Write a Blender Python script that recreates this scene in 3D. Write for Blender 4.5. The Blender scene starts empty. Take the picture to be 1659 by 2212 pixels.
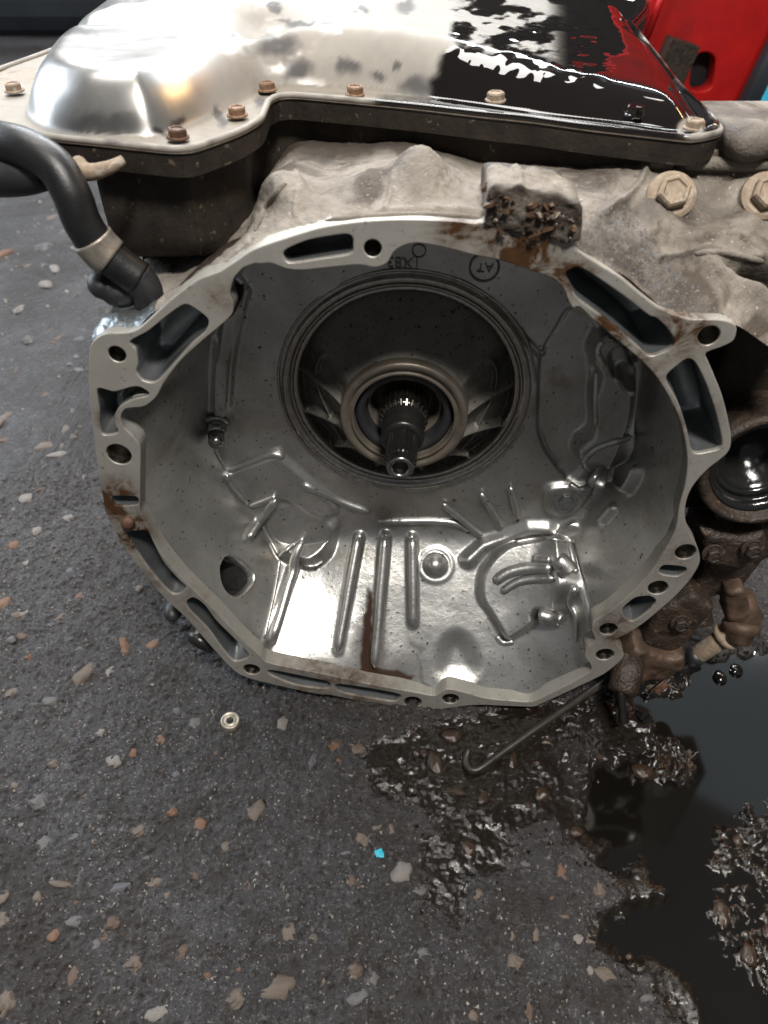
import bpy, math, random
import numpy as np
from mathutils import Vector, Matrix
random.seed(7); np.random.seed(7)
sc = bpy.context.scene
R = math.radians
# ------------------------------------------------------------------ camera
W0, H0, FPX = 1659.0, 2212.0, 1624.0          # working pixel frame and focal length in it
HC, PITCH = 0.60, R(42)
cd = bpy.data.cameras.new('camera'); cam = bpy.data.objects.new('camera', cd)
sc.collection.objects.link(cam); sc.camera = cam
cam.location = (0, 0, HC); cam.rotation_euler = (R(90)-PITCH, 0, 0)
cd.sensor_fit = 'VERTICAL'; cd.sensor_height = 36; cd.lens = 36*FPX/H0
cd.clip_start = 0.01; cd.clip_end = 60
cd.dof.use_dof = True; cd.dof.focus_distance = 0.60; cd.dof.aperture_fstop = 9.0
# ------------------------------------------------------------------ world + lamps (workshop, no sky)
wd = bpy.data.worlds.new('World'); sc.world = wd; wd.use_nodes = True
bg = wd.node_tree.nodes['Background']; bg.inputs[0].default_value = (0.95, 0.97, 1.0, 1); bg.inputs[1].default_value = 0.14
def area(name, loc, target, sx, sy, power, col):
    l = bpy.data.lights.new(name, 'AREA'); l.shape = 'RECTANGLE'; l.size = sx; l.size_y = sy
    l.energy = power; l.color = col
    o = bpy.data.objects.new(name, l); sc.collection.objects.link(o); o.location = loc
    o.rotation_euler = (Vector(target)-Vector(loc)).to_track_quat('-Z', 'Y').to_euler()
    return o
area('ceiling_lamp_back', (-0.4, 3.4, 2.6), (0, 0.5, 0.3), 2.6, 1.0, 125, (0.93, 0.97, 1.0))
area('ceiling_lamp_over', (-0.40, 1.0, 2.5), (0, 0.55, 0.2), 1.4, 0.5, 34, (1.0, 0.97, 0.93))
area('ceiling_lamp_front', (0.20, -0.50, 2.0), (0, 0.45, 0.1), 0.34, 0.28, 50, (1.0, 0.955, 0.89))
area('door_light_left', (-2.9, 1.9, 1.5), (-.1, 0.6, 0.1), 2.0, 1.8, 75, (0.78, 0.89, 1.0))
area('tube_lamp_left', (-0.5, 2.3, 2.3), (0, 0.4, 0), 1.3, 0.05, 20, (0.95, 0.98, 1.0))
area('tube_lamp_right', (1.3, 2.6, 2.3), (0.2, 0.4, 0), 1.3, 0.05, 20, (0.95, 0.98, 1.0))
area('warm_lamp_right', (2.1, 1.9, 2.0), (0.3, 0.4, 0.0), 0.5, 0.10, 9, (1.0, 0.60, 0.25))
area('roof_light', (1.7, 2.5, 2.9), (0.3, 0.42, 0), 1.8, 1.1, 3.0, (0.72, 0.90, 1.0))
vs = sc.view_settings
vs.view_transform = 'Standard'; vs.look = 'None'; vs.exposure = 0.12; vs.gamma = 1.0; vs.use_curve_mapping = False
sc.cycles.use_denoising = True
sc.cycles.denoising_prefilter = 'ACCURATE'
sc.cycles.max_bounces = 8
sc.cycles.use_adaptive_sampling = False
sc.cycles.caustics_reflective = False
sc.cycles.sample_clamp_indirect = 1.2

# ------------------------------------------------------------------ pixel <-> world
CP = np.array([0, 0, HC]); CR = np.array([1., 0, 0])
CF = np.array([0, math.cos(PITCH), -math.sin(PITCH)]); CU = np.array([0, math.sin(PITCH), math.cos(PITCH)])
def rays(p):
    p = np.atleast_2d(np.asarray(p, float))
    return CF + np.outer((p[:, 0]-W0/2)/FPX, CR) + np.outer((H0/2-p[:, 1])/FPX, CU)
def proj(P):
    d = np.asarray(P, float).reshape(-1, 3)-CP
    z = np.maximum(d@CF, 1e-4)
    return np.stack([W0/2+FPX*(d@CR)/z, H0/2-FPX*(d@CU)/z], 1)
def on_z(p, z=0.0):
    d = rays(p); t = (z-HC)/d[:, 2]; return CP+d*t[:, None]
# bell flange frame: u right, v up, w towards the viewer
PSI = R(3.4)
FU = np.array([math.cos(PSI), -math.sin(PSI), 0]); FV = np.array([0, 0, 1.]); FW = np.array([-math.sin(PSI), -math.cos(PSI), 0])
FO = np.array([0, 0.395, 0.0])
def on_w(p, w=0.0):
    d = rays(p); w = np.broadcast_to(np.asarray(w, float), (len(d),))
    t = ((FO-CP)@FW + w)/(d@FW); return CP+d*t[:, None]
def uvw(P):
    q = np.asarray(P, float).reshape(-1, 3)-FO; return np.stack([q@FU, q@FV, q@FW], 1)
def fr(u, v, w):
    u, v, w = np.broadcast_arrays(np.asarray(u, float), np.asarray(v, float), np.asarray(w, float))
    return FO + u[..., None]*FU + v[..., None]*FV + w[..., None]*FW
def puv(p, w=0.0): return uvw(on_w(p, w))[:, :2]
# zoom-window coordinates -> working pixels
ZW = {1: (.3638, 0, 0), 2: (.3638, 548.6, 0), 3: (.3638, 1055.5, 0), 4: (.3638, 137.2, 603.5), 5: (.3968, 548.6, 548.6),
      6: (.3638, 1055.5, 603.5), 7: (.3968, 164.6, 1042.4), 8: (.3968, 713.2, 1042.4), 9: (.2976, 1165.2, 1097.2),
      10: (.496, 0, 1481.2), 11: (.5701, 713.2, 1481.2), 12: (.3716, 1042.4, 1591), 13: (.2064, 1316.7, 1152)}
def Z(k, *pts):
    s, x, y = ZW[k]; return [(a*s+x, b*s+y) for a, b in pts]
# ------------------------------------------------------------------ numeric helpers
def S(x): x = np.clip(x, 0, 1); return x*x*(3-2*x)
def smooth_loop(pts, n=240, closed=True, sharp=0.5):
    p = np.asarray(pts, float); m = len(p)
    out = []
    for i in range(m if closed else m-1):
        p0, p1, p2, p3 = (p[(i-1) % m], p[i], p[(i+1) % m], p[(i+2) % m]) if closed else (p[max(i-1, 0)], p[i], p[i+1], p[min(i+2, m-1)])
        t = np.linspace(0, 1, 12, endpoint=False)[:, None]
        a = sharp*(p2-p0); b = sharp*(p3-p1)
        out.append((2*t**3-3*t**2+1)*p1+(t**3-2*t**2+t)*a+(-2*t**3+3*t**2)*p2+(t**3-t**2)*b)
    out = np.concatenate(out+([] if closed else [p[-1:]]))
    return resample(out, n, closed)
def resample(p, n, closed=True):
    p = np.asarray(p, float); q = np.concatenate([p, p[:1]]) if closed else p
    s = np.concatenate([[0], np.cumsum(np.linalg.norm(np.diff(q, axis=0), axis=1))])
    t = np.linspace(0, s[-1], n, endpoint=not closed)
    return np.stack([np.interp(t, s, q[:, k]) for k in range(q.shape[1])], 1)
def dpoly(P, line):
    line = np.asarray(line, float); d = np.full(len(P), 1e9)
    for a, b in zip(line[:-1], line[1:]):
        ab = b-a; t = np.clip(((P-a)@ab)/max(ab@ab, 1e-9), 0, 1)
        d = np.minimum(d, np.linalg.norm(P-a-t[:, None]*ab, axis=1))
    return d
def inside(P, poly):
    poly = np.asarray(poly, float); c = np.zeros(len(P), bool); x, y = P[:, 0], P[:, 1]
    for (x1, y1), (x2, y2) in zip(poly, np.roll(poly, -1, 0)):
        if y1 == y2: continue
        c ^= ((y1 > y) != (y2 > y)) & (x < (x2-x1)*(y-y1)/(y2-y1)+x1)
    return c
def sdf(P, poly):                                # negative inside
    d = dpoly(P, np.concatenate([poly, poly[:1]])); return np.where(inside(P, poly), -d, d)
def _h(ix, iy, s):
    n = (ix.astype(np.int64)*374761393+iy.astype(np.int64)*668265263+s*974711) & 0x7fffffff
    n = ((n ^ (n >> 13))*1274126177) & 0x7fffffff
    return ((n ^ (n >> 16)) & 0xffff)/65535.0
def vn(x, y, s=0):
    ix = np.floor(x); iy = np.floor(y); fx = S(x-ix); fy = S(y-iy)
    a = _h(ix, iy, s); b = _h(ix+1, iy, s); c = _h(ix, iy+1, s); d = _h(ix+1, iy+1, s)
    return (a*(1-fx)+b*fx)*(1-fy)+(c*(1-fx)+d*fx)*fy
def fbm(x, y, s=0, o=4):
    r = 0; a = .5
    for k in range(o): r = r+a*(vn(x*2**k, y*2**k, s+k)-.5); a *= .5
    return r
# ------------------------------------------------------------------ object helpers
col = sc.collection
WL = {}                                           # world location of each object made
def put(name, V, F, mat, parent=None, smooth=True, attrs=None, origin=None):
    V = np.asarray(V, float).reshape(-1, 3)
    c = (V.min(0)+V.max(0))/2 if origin is None else np.asarray(origin, float)
    me = bpy.data.meshes.new(name); me.from_pydata((V-c).tolist(), [], F if isinstance(F, list) else F.tolist()); me.update()
    return link(name, me, c, mat, parent, smooth, attrs)
def link(name, me, c, mat, parent=None, smooth=True, attrs=None):
    if smooth: me.polygons.foreach_set('use_smooth', np.ones(len(me.polygons), bool))
    for k, a in (attrs or {}).items():
        at = me.attributes.new(k, 'FLOAT', 'POINT'); at.data.foreach_set('value', np.asarray(a, np.float32))
    me.materials.append(mat)
    o = bpy.data.objects.new(name, me); col.objects.link(o)
    o.parent = parent
    o.location = Vector(c)-(WL[parent.name] if parent else Vector((0, 0, 0)))
    WL[o.name] = Vector(c); return o
def thing(name, label, cat, loc, group=None):
    o = bpy.data.objects.new(name, None); col.objects.link(o); o.location = loc; o.empty_display_size = .05
    WL[o.name] = Vector(loc); return tag(o, label, cat, group)
def tag(o, label, cat, group=None):
    o['label'] = label; o['category'] = cat
    if group: o['group'] = group
    return o
def gridf(n, m, wrap=False, flip=False):          # n columns (wrap), m rows
    i = np.arange(n if wrap else n-1); j = np.arange(m-1)
    I, J = np.meshgrid(i, j, indexing='ij'); I2 = (I+1) % n
    f = np.stack([I*m+J, I2*m+J, I2*m+J+1, I*m+J+1], -1).reshape(-1, 4)
    return f[:, ::-1] if flip else f
def gnormal(P, wrap):                             # P (n,m,3)
    du = (np.roll(P, -1, 0)-np.roll(P, 1, 0)) if wrap else np.gradient(P, axis=0)
    dv = np.gradient(P, axis=1); n = np.cross(du, dv)
    return n/np.maximum(np.linalg.norm(n, axis=-1, keepdims=True), 1e-12)
def basis(axis):
    a = Vector(axis).normalized(); t = Vector((0, 0, 1)) if abs(a.z) < .9 else Vector((1, 0, 0))
    x = t.cross(a).normalized(); y = a.cross(x); return np.array(x), np.array(y), np.array(a)
def lathe(prof, loc, axis, n=48, caps=(True, True), poly=None):
    """prof: list (r, h) along axis; poly: sides for hex rows"""
    x, y, a = basis(axis); V = []; F = []
    m = len(prof); th = np.arange(n)*2*np.pi/n
    for i in range(n):
        for r, h in prof: V.append(np.asarray(loc)+a*h+r*(math.cos(th[i])*x+math.sin(th[i])*y))
    F = gridf(n, m, True).tolist()
    if caps[0]: F.append([i*m for i in range(n)][::-1])
    if caps[1]: F.append([i*m+m-1 for i in range(n)])
    return V, F
def tube(path, rad, n=16, caps=True):
    path = np.asarray(path, float); m = len(path); rad = np.broadcast_to(rad, (m,))
    tg = np.gradient(path, axis=0); tg /= np.linalg.norm(tg, axis=1, keepdims=True)
    x = np.cross(tg[0], [0.13, .2, 1.]); x /= np.linalg.norm(x); V = []
    rows = []
    for k in range(m):
        x = x-tg[k]*(x@tg[k]); x /= np.linalg.norm(x); y = np.cross(tg[k], x)
        rows.append([path[k]+rad[k]*(math.cos(t)*x+math.sin(t)*y) for t in np.arange(n)*2*np.pi/n])
    V = np.array(rows).transpose(1, 0, 2).reshape(-1, 3)
    F = gridf(n, m, True).tolist()
    if caps: F += [[i*m for i in range(n)][::-1], [i*m+m-1 for i in range(n)]]
    return V, F
def merge(*vf):
    V = []; F = []
    for v, f in vf:
        o = len(V); V += [tuple(p) for p in np.asarray(v, float).reshape(-1, 3)]; F += [[i+o for i in q] for q in f]
    return V, F
def hexhead(loc, axis, r, h, washer=0, dish=True, rot=0.0):
    x, y, a = basis(axis); loc = np.asarray(loc, float); V = []; F = []
    if washer: V, F = lathe([(washer, 0), (washer, h*.16), (washer*.93, h*.24), (r*.8, h*.26)], loc, axis, 28, (True, True)); V = [tuple(p) for p in V]
    o = len(V); z0 = h*.2 if washer else 0
    lev = [(1, z0), (1, h*.82), (.88, h)] + ([(.72, h), (.62, h*.86)] if dish else [])
    for s, z in lev:
        for k in range(6): t = k*math.pi/3+rot; V.append(tuple(loc+a*z+r*s*(math.cos(t)*x+math.sin(t)*y)))
    for l in range(len(lev)-1):
        for k in range(6): F.append([o+l*6+k, o+l*6+(k+1) % 6, o+l*6+6+(k+1) % 6, o+l*6+6+k])
    F.append([o+(len(lev)-1)*6+k for k in range(6)]); F.append([o+k for k in range(6)][::-1])
    return V, F
def curve_plate(outer, holes, depth, bevel, res=2):
    """filled 2-D outline with holes, extruded back from w=0 to -depth; returns verts (u,v,w) and faces"""
    cu = bpy.data.curves.new('tmp', 'CURVE'); cu.dimensions = '2D'; cu.fill_mode = 'BOTH'
    cu.extrude = depth/2-bevel; cu.bevel_depth = bevel; cu.bevel_resolution = res; cu.offset = -bevel
    for lp in [outer]+holes:
        sp = cu.splines.new('POLY'); sp.points.add(len(lp)-1)
        sp.points.foreach_set('co', np.concatenate([np.asarray(lp), np.zeros((len(lp), 1)), np.ones((len(lp), 1))], 1).ravel()); sp.use_cyclic_u = True
    ob = bpy.data.objects.new('tmp', cu); col.objects.link(ob)
    dg = bpy.context.evaluated_depsgraph_get(); me = bpy.data.meshes.new_from_object(ob.evaluated_get(dg))
    V = np.array([v.co[:] for v in me.vertices]); F = [list(p.vertices) for p in me.polygons]
    bpy.data.objects.remove(ob); bpy.data.meshes.remove(me); bpy.data.curves.remove(cu)
    V[:, 2] -= depth/2; return V, F
def remeshed(V, F, voxel, smooth=6):
    me = bpy.data.meshes.new('tmp'); me.from_pydata([tuple(v) for v in V], [], F); ob = bpy.data.objects.new('tmp', me); col.objects.link(ob)
    m = ob.modifiers.new('r', 'REMESH'); m.mode = 'VOXEL'; m.voxel_size = voxel
    if smooth: s = ob.modifiers.new('s', 'SMOOTH'); s.iterations = smooth; s.factor = .5
    dg = bpy.context.evaluated_depsgraph_get(); me2 = bpy.data.meshes.new_from_object(ob.evaluated_get(dg))
    V = np.empty(len(me2.vertices)*3); me2.vertices.foreach_get('co', V); V = V.reshape(-1, 3)
    F = [list(p.vertices) for p in me2.polygons]
    bpy.data.objects.remove(ob); bpy.data.meshes.remove(me); bpy.data.meshes.remove(me2); return V, F
def ellipsoid(c, rx, ry, rz, n=20, m=12):
    th = np.arange(n)*2*np.pi/n; ph = np.linspace(-np.pi/2, np.pi/2, m)
    T, P = np.meshgrid(th, ph, indexing='ij')
    V = np.stack([rx*np.cos(P)*np.cos(T), ry*np.cos(P)*np.sin(T), rz*np.sin(P)], -1).reshape(-1, 3)+np.asarray(c)
    return V, gridf(n, m, True).tolist()
def box(c, sx, sy, sz, rot=None):
    V = np.array([(x, y, z) for x in (-1, 1) for y in (-1, 1) for z in (-1, 1)], float)*np.array([sx, sy, sz])/2
    if rot is not None: V = V@np.array(rot).T
    return V+np.asarray(c), [[0, 1, 3, 2], [4, 6, 7, 5], [0, 4, 5, 1], [2, 3, 7, 6], [0, 2, 6, 4], [1, 5, 7, 3]]
# ------------------------------------------------------------------ materials
def nt(name):
    m = bpy.data.materials.new(name); m.use_nodes = True; t = m.node_tree; b = t.nodes['Principled BSDF']; return m, t, b
class N:
    def __init__(s, t): s.t = t; s.co = t.nodes.new('ShaderNodeTexCoord')
    def noise(s, scale, detail=4, rough=.55, dist=0, co='Object'):
        n = s.t.nodes.new('ShaderNodeTexNoise'); n.inputs['Scale'].default_value = scale; n.inputs['Detail'].default_value = detail
        n.inputs['Roughness'].default_value = rough; n.inputs['Distortion'].default_value = dist
        s.t.links.new(s.co.outputs[co], n.inputs['Vector']); return n.outputs['Fac']
    def vor(s, scale, feature='F1'):
        n = s.t.nodes.new('ShaderNodeTexVoronoi'); n.inputs['Scale'].default_value = scale; n.feature = feature
        s.t.links.new(s.co.outputs['Object'], n.inputs['Vector']); return n
    def ramp(s, fac, stops):
        n = s.t.nodes.new('ShaderNodeValToRGB'); e = n.color_ramp.elements
        while len(e) < len(stops): e.new(.5)
        for k, (p, c) in enumerate(stops):
            e[k].position = p; e[k].color = (c, c, c, 1) if not hasattr(c, '__len__') else (*c, 1)
        s.t.links.new(fac, n.inputs[0]); return n.outputs[0]
    def mix(s, fac, a, b):
        n = s.t.nodes.new('ShaderNodeMix'); n.data_type = 'RGBA'
        s.set(n.inputs[0], fac); s.set(n.inputs[6], a); s.set(n.inputs[7], b); return n.outputs[2]
    def set(s, sock, v):
        if isinstance(v, bpy.types.NodeSocket): s.t.links.new(v, sock)
        elif hasattr(v, '__len__'): sock.default_value = (*v, 1) if len(v) == 3 else v
        else: sock.default_value = v if sock.type == 'VALUE' else (v, v, v, 1)
    def math(s, op, a, b=0.0, clamp=False):
        n = s.t.nodes.new('ShaderNodeMath'); n.operation = op; n.use_clamp = clamp; s.set(n.inputs[0], a); s.set(n.inputs[1], b); return n.outputs[0]
    def attr(s, name):
        n = s.t.nodes.new('ShaderNodeAttribute'); n.attribute_name = name; return n.outputs['Fac']
    def bump(s, h, strength, dist, prev=None):
        n = s.t.nodes.new('ShaderNodeBump'); n.inputs['Strength'].default_value = strength; n.inputs['Distance'].default_value = dist
        s.t.links.new(h, n.inputs['Height'])
        if prev: s.t.links.new(prev, n.inputs['Normal'])
        return n.outputs[0]
def surf(name, c1, c2, scale=60, metal=0.0, r1=.5, r2=.6, bump=(400, .3, .0006), speck=None, spec=.5, oil=None, coat=0, second=None):
    """colour varies c1-c2 by noise; optional speckle (colour, scale, threshold) and oil (attribute -> colour, roughness)"""
    m, t, b = nt(name); n = N(t)
    f = n.ramp(n.noise(scale, 6, .62), [(.32, 0.), (.68, 1.)])
    c = n.mix(f, c1, c2)
    if second:
        c = n.mix(n.ramp(n.noise(second[1], 5, .6, .6), [(second[2], 0.), (second[2]+.12, 1.)]), c, second[0])
    if speck:
        c = n.mix(n.ramp(n.noise(speck[1], 3, .6), [(speck[2], 0.), (speck[2]+.06, 1.)]), c, speck[0])
    r = n.math('ADD', n.math('MULTIPLY', n.noise(scale*1.7, 5), r2-r1), r1)
    me = metal
    if oil:
        a = n.attr(oil[0]); c = n.mix(a, c, oil[1]); r = n.math('ADD', n.math('MULTIPLY', r, n.math('SUBTRACT', 1.0, a)), n.math('MULTIPLY', a, oil[2]))
        me = n.math('MULTIPLY', n.math('SUBTRACT', 1.0, n.math('MULTIPLY', a, .75)), metal)
    n.set(b.inputs['Base Color'], c); n.set(b.inputs['Roughness'], r); n.set(b.inputs['Metallic'], me)
    b.inputs['Specular IOR Level'].default_value = spec
    if coat: b.inputs['Coat Weight'].default_value = coat; b.inputs['Coat Roughness'].default_value = .12
    if bump:
        h = n.noise(bump[0], 5, .6)
        if len(bump) > 3: h = n.math('ADD', h, n.math('MULTIPLY', n.noise(bump[3], 3), 2.0))
        t.links.new(n.bump(h, bump[1], bump[2]), b.inputs['Normal'])
    return m
def tank_mask(): pass
M = {}
M['cast'] = surf('cast_aluminium', (.56, .555, .54), (.40, .395, .38), 30, .93, .27, .42, (1300, .22, .0005, 260), speck=((.12, .10, .075), 260, .635), second=((.36, .335, .295), 16, .58), oil=('oil', (.035, .012, .003), .05))
M['cast_dark'] = surf('pump_cover_aluminium', (.25, .24, .21), (.16, .15, .13), 50, .45, .42, .6, (700, .3, .0004), speck=((.03, .025, .02), 300, .62))
M['hub'] = surf('bronzed_hub', (.21, .18, .145), (.13, .11, .09), 60, .6, .35, .5, (700, .3, .0004))
M['pocket'] = surf('pocket_aluminium', (.36, .38, .39), (.25, .27, .28), 60, .85, .28, .45, (500, .3, .0006, 90))
M['steel'] = surf('machined_steel', (.42, .42, .41), (.28, .27, .26), 200, 1, .18, .3, (1200, .15, .0003))
M['steel_dark'] = surf('oily_dark_steel', (.06, .058, .055), (.035, .033, .03), 120, .8, .25, .4, (900, .2, .0003))
M['dust'] = surf('dust_on_casting', (.25, .222, .19), (.14, .122, .102), 48, 0, .7, .95, (700, .6, .0016, 160), speck=((.46, .42, .38), 480, .66), spec=.3, second=((.075, .06, .048), 22, .52), oil=('grease', (.055, .045, .037), .55))
M['grime'] = surf('greasy_case', (.035, .027, .02), (.014, .011, .009), 60, 0, .5, .7, (350, .5, .001, 60), speck=((.11, .085, .06), 160, .64), spec=.3)
M['brown'] = surf('brown_greasy_casting', (.050, .034, .024), (.018, .013, .010), 55, 0, .32, .6, (420, .7, .0018, 110), speck=((.12, .08, .05), 240, .62), spec=.45, second=((.11, .068, .042), 24, .60))
M['tan'] = surf('mud_caked_boss', (.105, .066, .045), (.034, .023, .016), 70, 0, .35, .65, (300, .5, .001), spec=.35)
M['rust'] = surf('rusty_bolt', (.12, .06, .034), (.05, .026, .016), 260, .3, .5, .7, (900, .4, .0006))
M['rust_light'] = surf('dusty_rust_bolt', (.25, .155, .095), (.12, .062, .034), 300, .2, .55, .75, (900, .4, .0006))
M['boltdust'] = surf('dust_covered_bolt', (.30, .235, .17), (.19, .14, .10), 200, .15, .6, .8, (900, .4, .0006), second=((.40, .37, .33), 90, .55))
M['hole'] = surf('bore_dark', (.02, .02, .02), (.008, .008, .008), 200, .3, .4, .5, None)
M['bore'] = surf('drilled_bore', (.5, .48, .44), (.3, .28, .25), 260, 1, .15, .3, (700, .2, .0004))
M['rubber'] = surf('black_rubber', (.012, .013, .015), (.022, .022, .024), 90, 0, .38, .55, (500, .25, .0005), spec=.5)
M['hosedust'] = surf('dusty_hose', (.006, .006, .007), (.013, .013, .013), 70, 0, .28, .5, (600, .3, .0006), spec=.45)
M['clampm'] = surf('aluminium_ferrule', (.34, .31, .27), (.18, .15, .12), 110, .6, .4, .55, (700, .3, .0005))
M['oil'] = surf('black_oil', (.004, .0035, .003), (.006, .005, .004), 5, 0, .05, .08, None, spec=.6)
M['red'] = surf('red_paint', (.55, .012, .010), (.40, .010, .010), 14, 0, .42, .55, (90, .15, .002), speck=((.06, .012, .01), 16, .66), spec=.4, second=((.26, .014, .012), 5, .58))
M['teal'] = surf('teal_plastic', (.02, .30, .42), (.015, .22, .33), 30, 0, .45, .55, None)
M['dark_box'] = surf('dark_painted_steel', (.006, .008, .011), (.012, .015, .019), 6, 0, .5, .7, (60, .2, .003))
M['soil'] = surf('workshop_dirt', (.07, .055, .042), (.03, .024, .02), 40, 0, .8, .95, (120, .6, .004))
M['chip'] = surf('blue_plastic_chip', (.02, .33, .42), (.02, .25, .36), 60, 0, .35, .5, None)
M['washer'] = surf('worn_steel_ring', (.52, .48, .40), (.28, .25, .20), 180, .75, .35, .5, (700, .3, .0004))
M['rodm'] = surf('oily_rod', (.045, .038, .03), (.018, .015, .013), 90, .3, .3, .45, (500, .3, .0005))
for nme, a, b_ in (('tan_stone', (.22, .165, .12), (.10, .078, .062)), ('orange_stone', (.27, .12, .05), (.12, .062, .035)), ('grey_stone', (.17, .165, .17), (.09, .088, .09)),
                   ('pale_stone', (.36, .325, .29), (.16, .145, .13)), ('brown_stone', (.15, .085, .05), (.08, .05, .032)), ('blue_stone', (.13, .14, .16), (.075, .08, .09))):
    M[nme] = surf(nme, a, b_, 220, 0, .45, .7, (500, .4, .0008), speck=((.050, .046, .046), 130, .47), spec=.3)
M['wet_stone'] = surf('oil_wet_stone', (.045, .027, .017), (.018, .012, .008), 160, 0, .08, .2, (200, .25, .001), spec=.5)
# flange face: machined, with rusty-brown staining where the 'stain' attribute says
def face_mat():
    m, t, b = nt('machined_flange_face'); n = N(t)
    base = n.mix(n.noise(90, 5), (.40, .385, .35), (.31, .295, .265))
    st = n.math('MULTIPLY', n.math('MULTIPLY', n.attr('stain'), 1.7), n.ramp(n.noise(85, 7, .7, .6), [(.30, 0.), (.62, 1.)]), True)
    brown = n.mix(n.noise(160, 5), (.085, .036, .011), (.022, .014, .008))
    c = n.mix(st, base, brown)
    gr = n.ramp(n.noise(240, 5, .7), [(.60, 0.), (.70, 1.)])
    c = n.mix(n.math('MULTIPLY', gr, .65), c, (.05, .04, .03))
    n.set(b.inputs['Base Color'], c)
    n.set(b.inputs['Metallic'], n.math('MULTIPLY', n.math('SUBTRACT', 1.0, st), .42))
    n.set(b.inputs['Roughness'], n.math('SUBTRACT', n.math('ADD', n.math('MULTIPLY', n.noise(150, 4), .25), .36), n.math('MULTIPLY', st, .18)))
    t.links.new(n.bump(n.noise(700, 5, .6), .22, .0004), b.inputs['Normal'])
    return m
M['face'] = face_mat()
def pan_mat():
    m, t, b = nt('pan_steel'); n = N(t)
    base = n.mix(n.noise(26, 5, .6), (.52, .51, .49), (.36, .35, .335))
    dustf = n.attr('dust')
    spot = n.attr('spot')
    dust = n.mix(n.noise(120, 5), (.27, .24, .20), (.17, .15, .125))
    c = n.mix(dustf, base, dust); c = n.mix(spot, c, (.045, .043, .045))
    wet = n.attr('wet'); c = n.mix(wet, c, (.006, .0045, .004))
    n.set(b.inputs['Base Color'], c)
    n.set(b.inputs['Metallic'], n.math('MULTIPLY', n.math('SUBTRACT', 1.0, wet), n.math('SUBTRACT', .92, n.math('MULTIPLY', dustf, .85), True)))
    r = n.math('ADD', n.math('ADD', n.math('MULTIPLY', n.noise(60, 5), .14), .24), n.math('MULTIPLY', dustf, .50))
    n.set(b.inputs['Roughness'], n.math('ADD', n.math('MULTIPLY', r, n.math('SUBTRACT', 1.0, wet)), n.math('MULTIPLY', wet, .025)))
    b.inputs['Specular IOR Level'].default_value = .6
    return m
M['pan'] = pan_mat()
def ground_mat():
    m, t, b = nt('packed_oily_ground'); n = N(t)
    c = n.mix(n.ramp(n.noise(7, 8, .68), [(.35, 0.), (.65, 1.)]), (.048, .046, .050), (.019, .017, .017))
    c = n.mix(n.ramp(n.noise(160, 4, .7), [(.57, 0.), (.66, 1.)]), c, (.10, .095, .095))
    c = n.mix(n.ramp(n.noise(420, 3, .7), [(.60, 0.), (.70, 1.)]), c, (.24, .225, .215))
    c = n.mix(n.ramp(n.noise(34, 6, .7), [(.50, 0.), (.66, 1.)]), c, (.022, .017, .014))
    damp = n.ramp(n.noise(4.5, 7, .66, .5), [(.47, 0.), (.60, 1.)]); c = n.mix(n.math('MULTIPLY', damp, .75), c, (.024, .019, .017))
    c = n.mix(n.ramp(n.noise(260, 3, .6), [(.58, 0.), (.64, 1.)]), c, (.012, .010, .009))
    wet = n.attr('wet'); c = n.mix(wet, c, (.010, .0075, .0055))
    n.set(b.inputs['Base Color'], c)
    r = n.math('ADD', n.math('MULTIPLY', n.noise(130, 5), .28), n.math('SUBTRACT', .34, n.math('MULTIPLY', damp, .16)))
    n.set(b.inputs['Roughness'], n.math('ADD', n.math('MULTIPLY', r, n.math('SUBTRACT', 1.0, wet)), n.math('MULTIPLY', wet, .035)))
    h = n.math('ADD', n.noise(420, 6, .7), n.math('MULTIPLY', n.noise(110, 4, .6), 2.0))
    h = n.math('MULTIPLY', h, n.math('SUBTRACT', 1.0, n.math('MULTIPLY', wet, .88)))
    t.links.new(n.bump(h, .85, .0034), b.inputs['Normal'])
    return m
M['ground'] = ground_mat()
# ================================================================== GROUND
POOL = np.array(Z(11, (1050, 40), (1180, 120), (1250, 200), (1140, 280), (1010, 330), (950, 420), (960, 500), (1010, 570), (1080, 630), (1030, 690), (1100, 730), (1160, 650), (1215, 720), (1265, 790), (1190, 845), (1050, 880), (1030, 960), (1100, 1020),
                  (1250, 1050), (1350, 1150), (1420, 1320), (1800, 1320), (1800, -130), (1500, -110), (1380, -60), (1330, 0), (1280, 40)))
WET = np.array(Z(11, (140, 230), (330, 180), (480, 130), (800, 60), (1100, 20), (1400, -80), (1800, -140), (1800, 1320), (1330, 1320), (1200, 1130), (990, 1000), (980, 880), (1100, 830), (1010, 700), (850, 520), (700, 560), (700, 690), (620, 720), (520, 740),
                 (520, 850), (480, 920), (400, 880), (330, 740), (320, 600), (420, 560), (330, 430), (170, 430), (150, 330)))
COB = np.array(Z(11, (1440, 560), (1560, 470), (1659, 400), (1800, 300), (1800, 1250), (1600, 1150), (1480, 1050), (1420, 900), (1400, 780)))
ISL = np.array(Z(11, (1150, 300), (1230, 200), (1340, 210), (1400, 270), (1370, 360), (1260, 380), (1160, 360)))
def geo(a, b, n, d0):
    r = np.linspace(0, 1, n+1)[1:]; k = 1.0
    for _ in range(60):
        s = d0*(np.exp(k*r*n)-1)/(np.exp(k)-1); k *= 1.0 if abs(s[-1]) < 1e12 else .9
        f = np.sum(np.exp(k*np.arange(n)/n*6)); break
    q = np.exp(np.linspace(0, 6, n)); q = q/q.sum()*(b-a); return a+np.cumsum(q)
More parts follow.
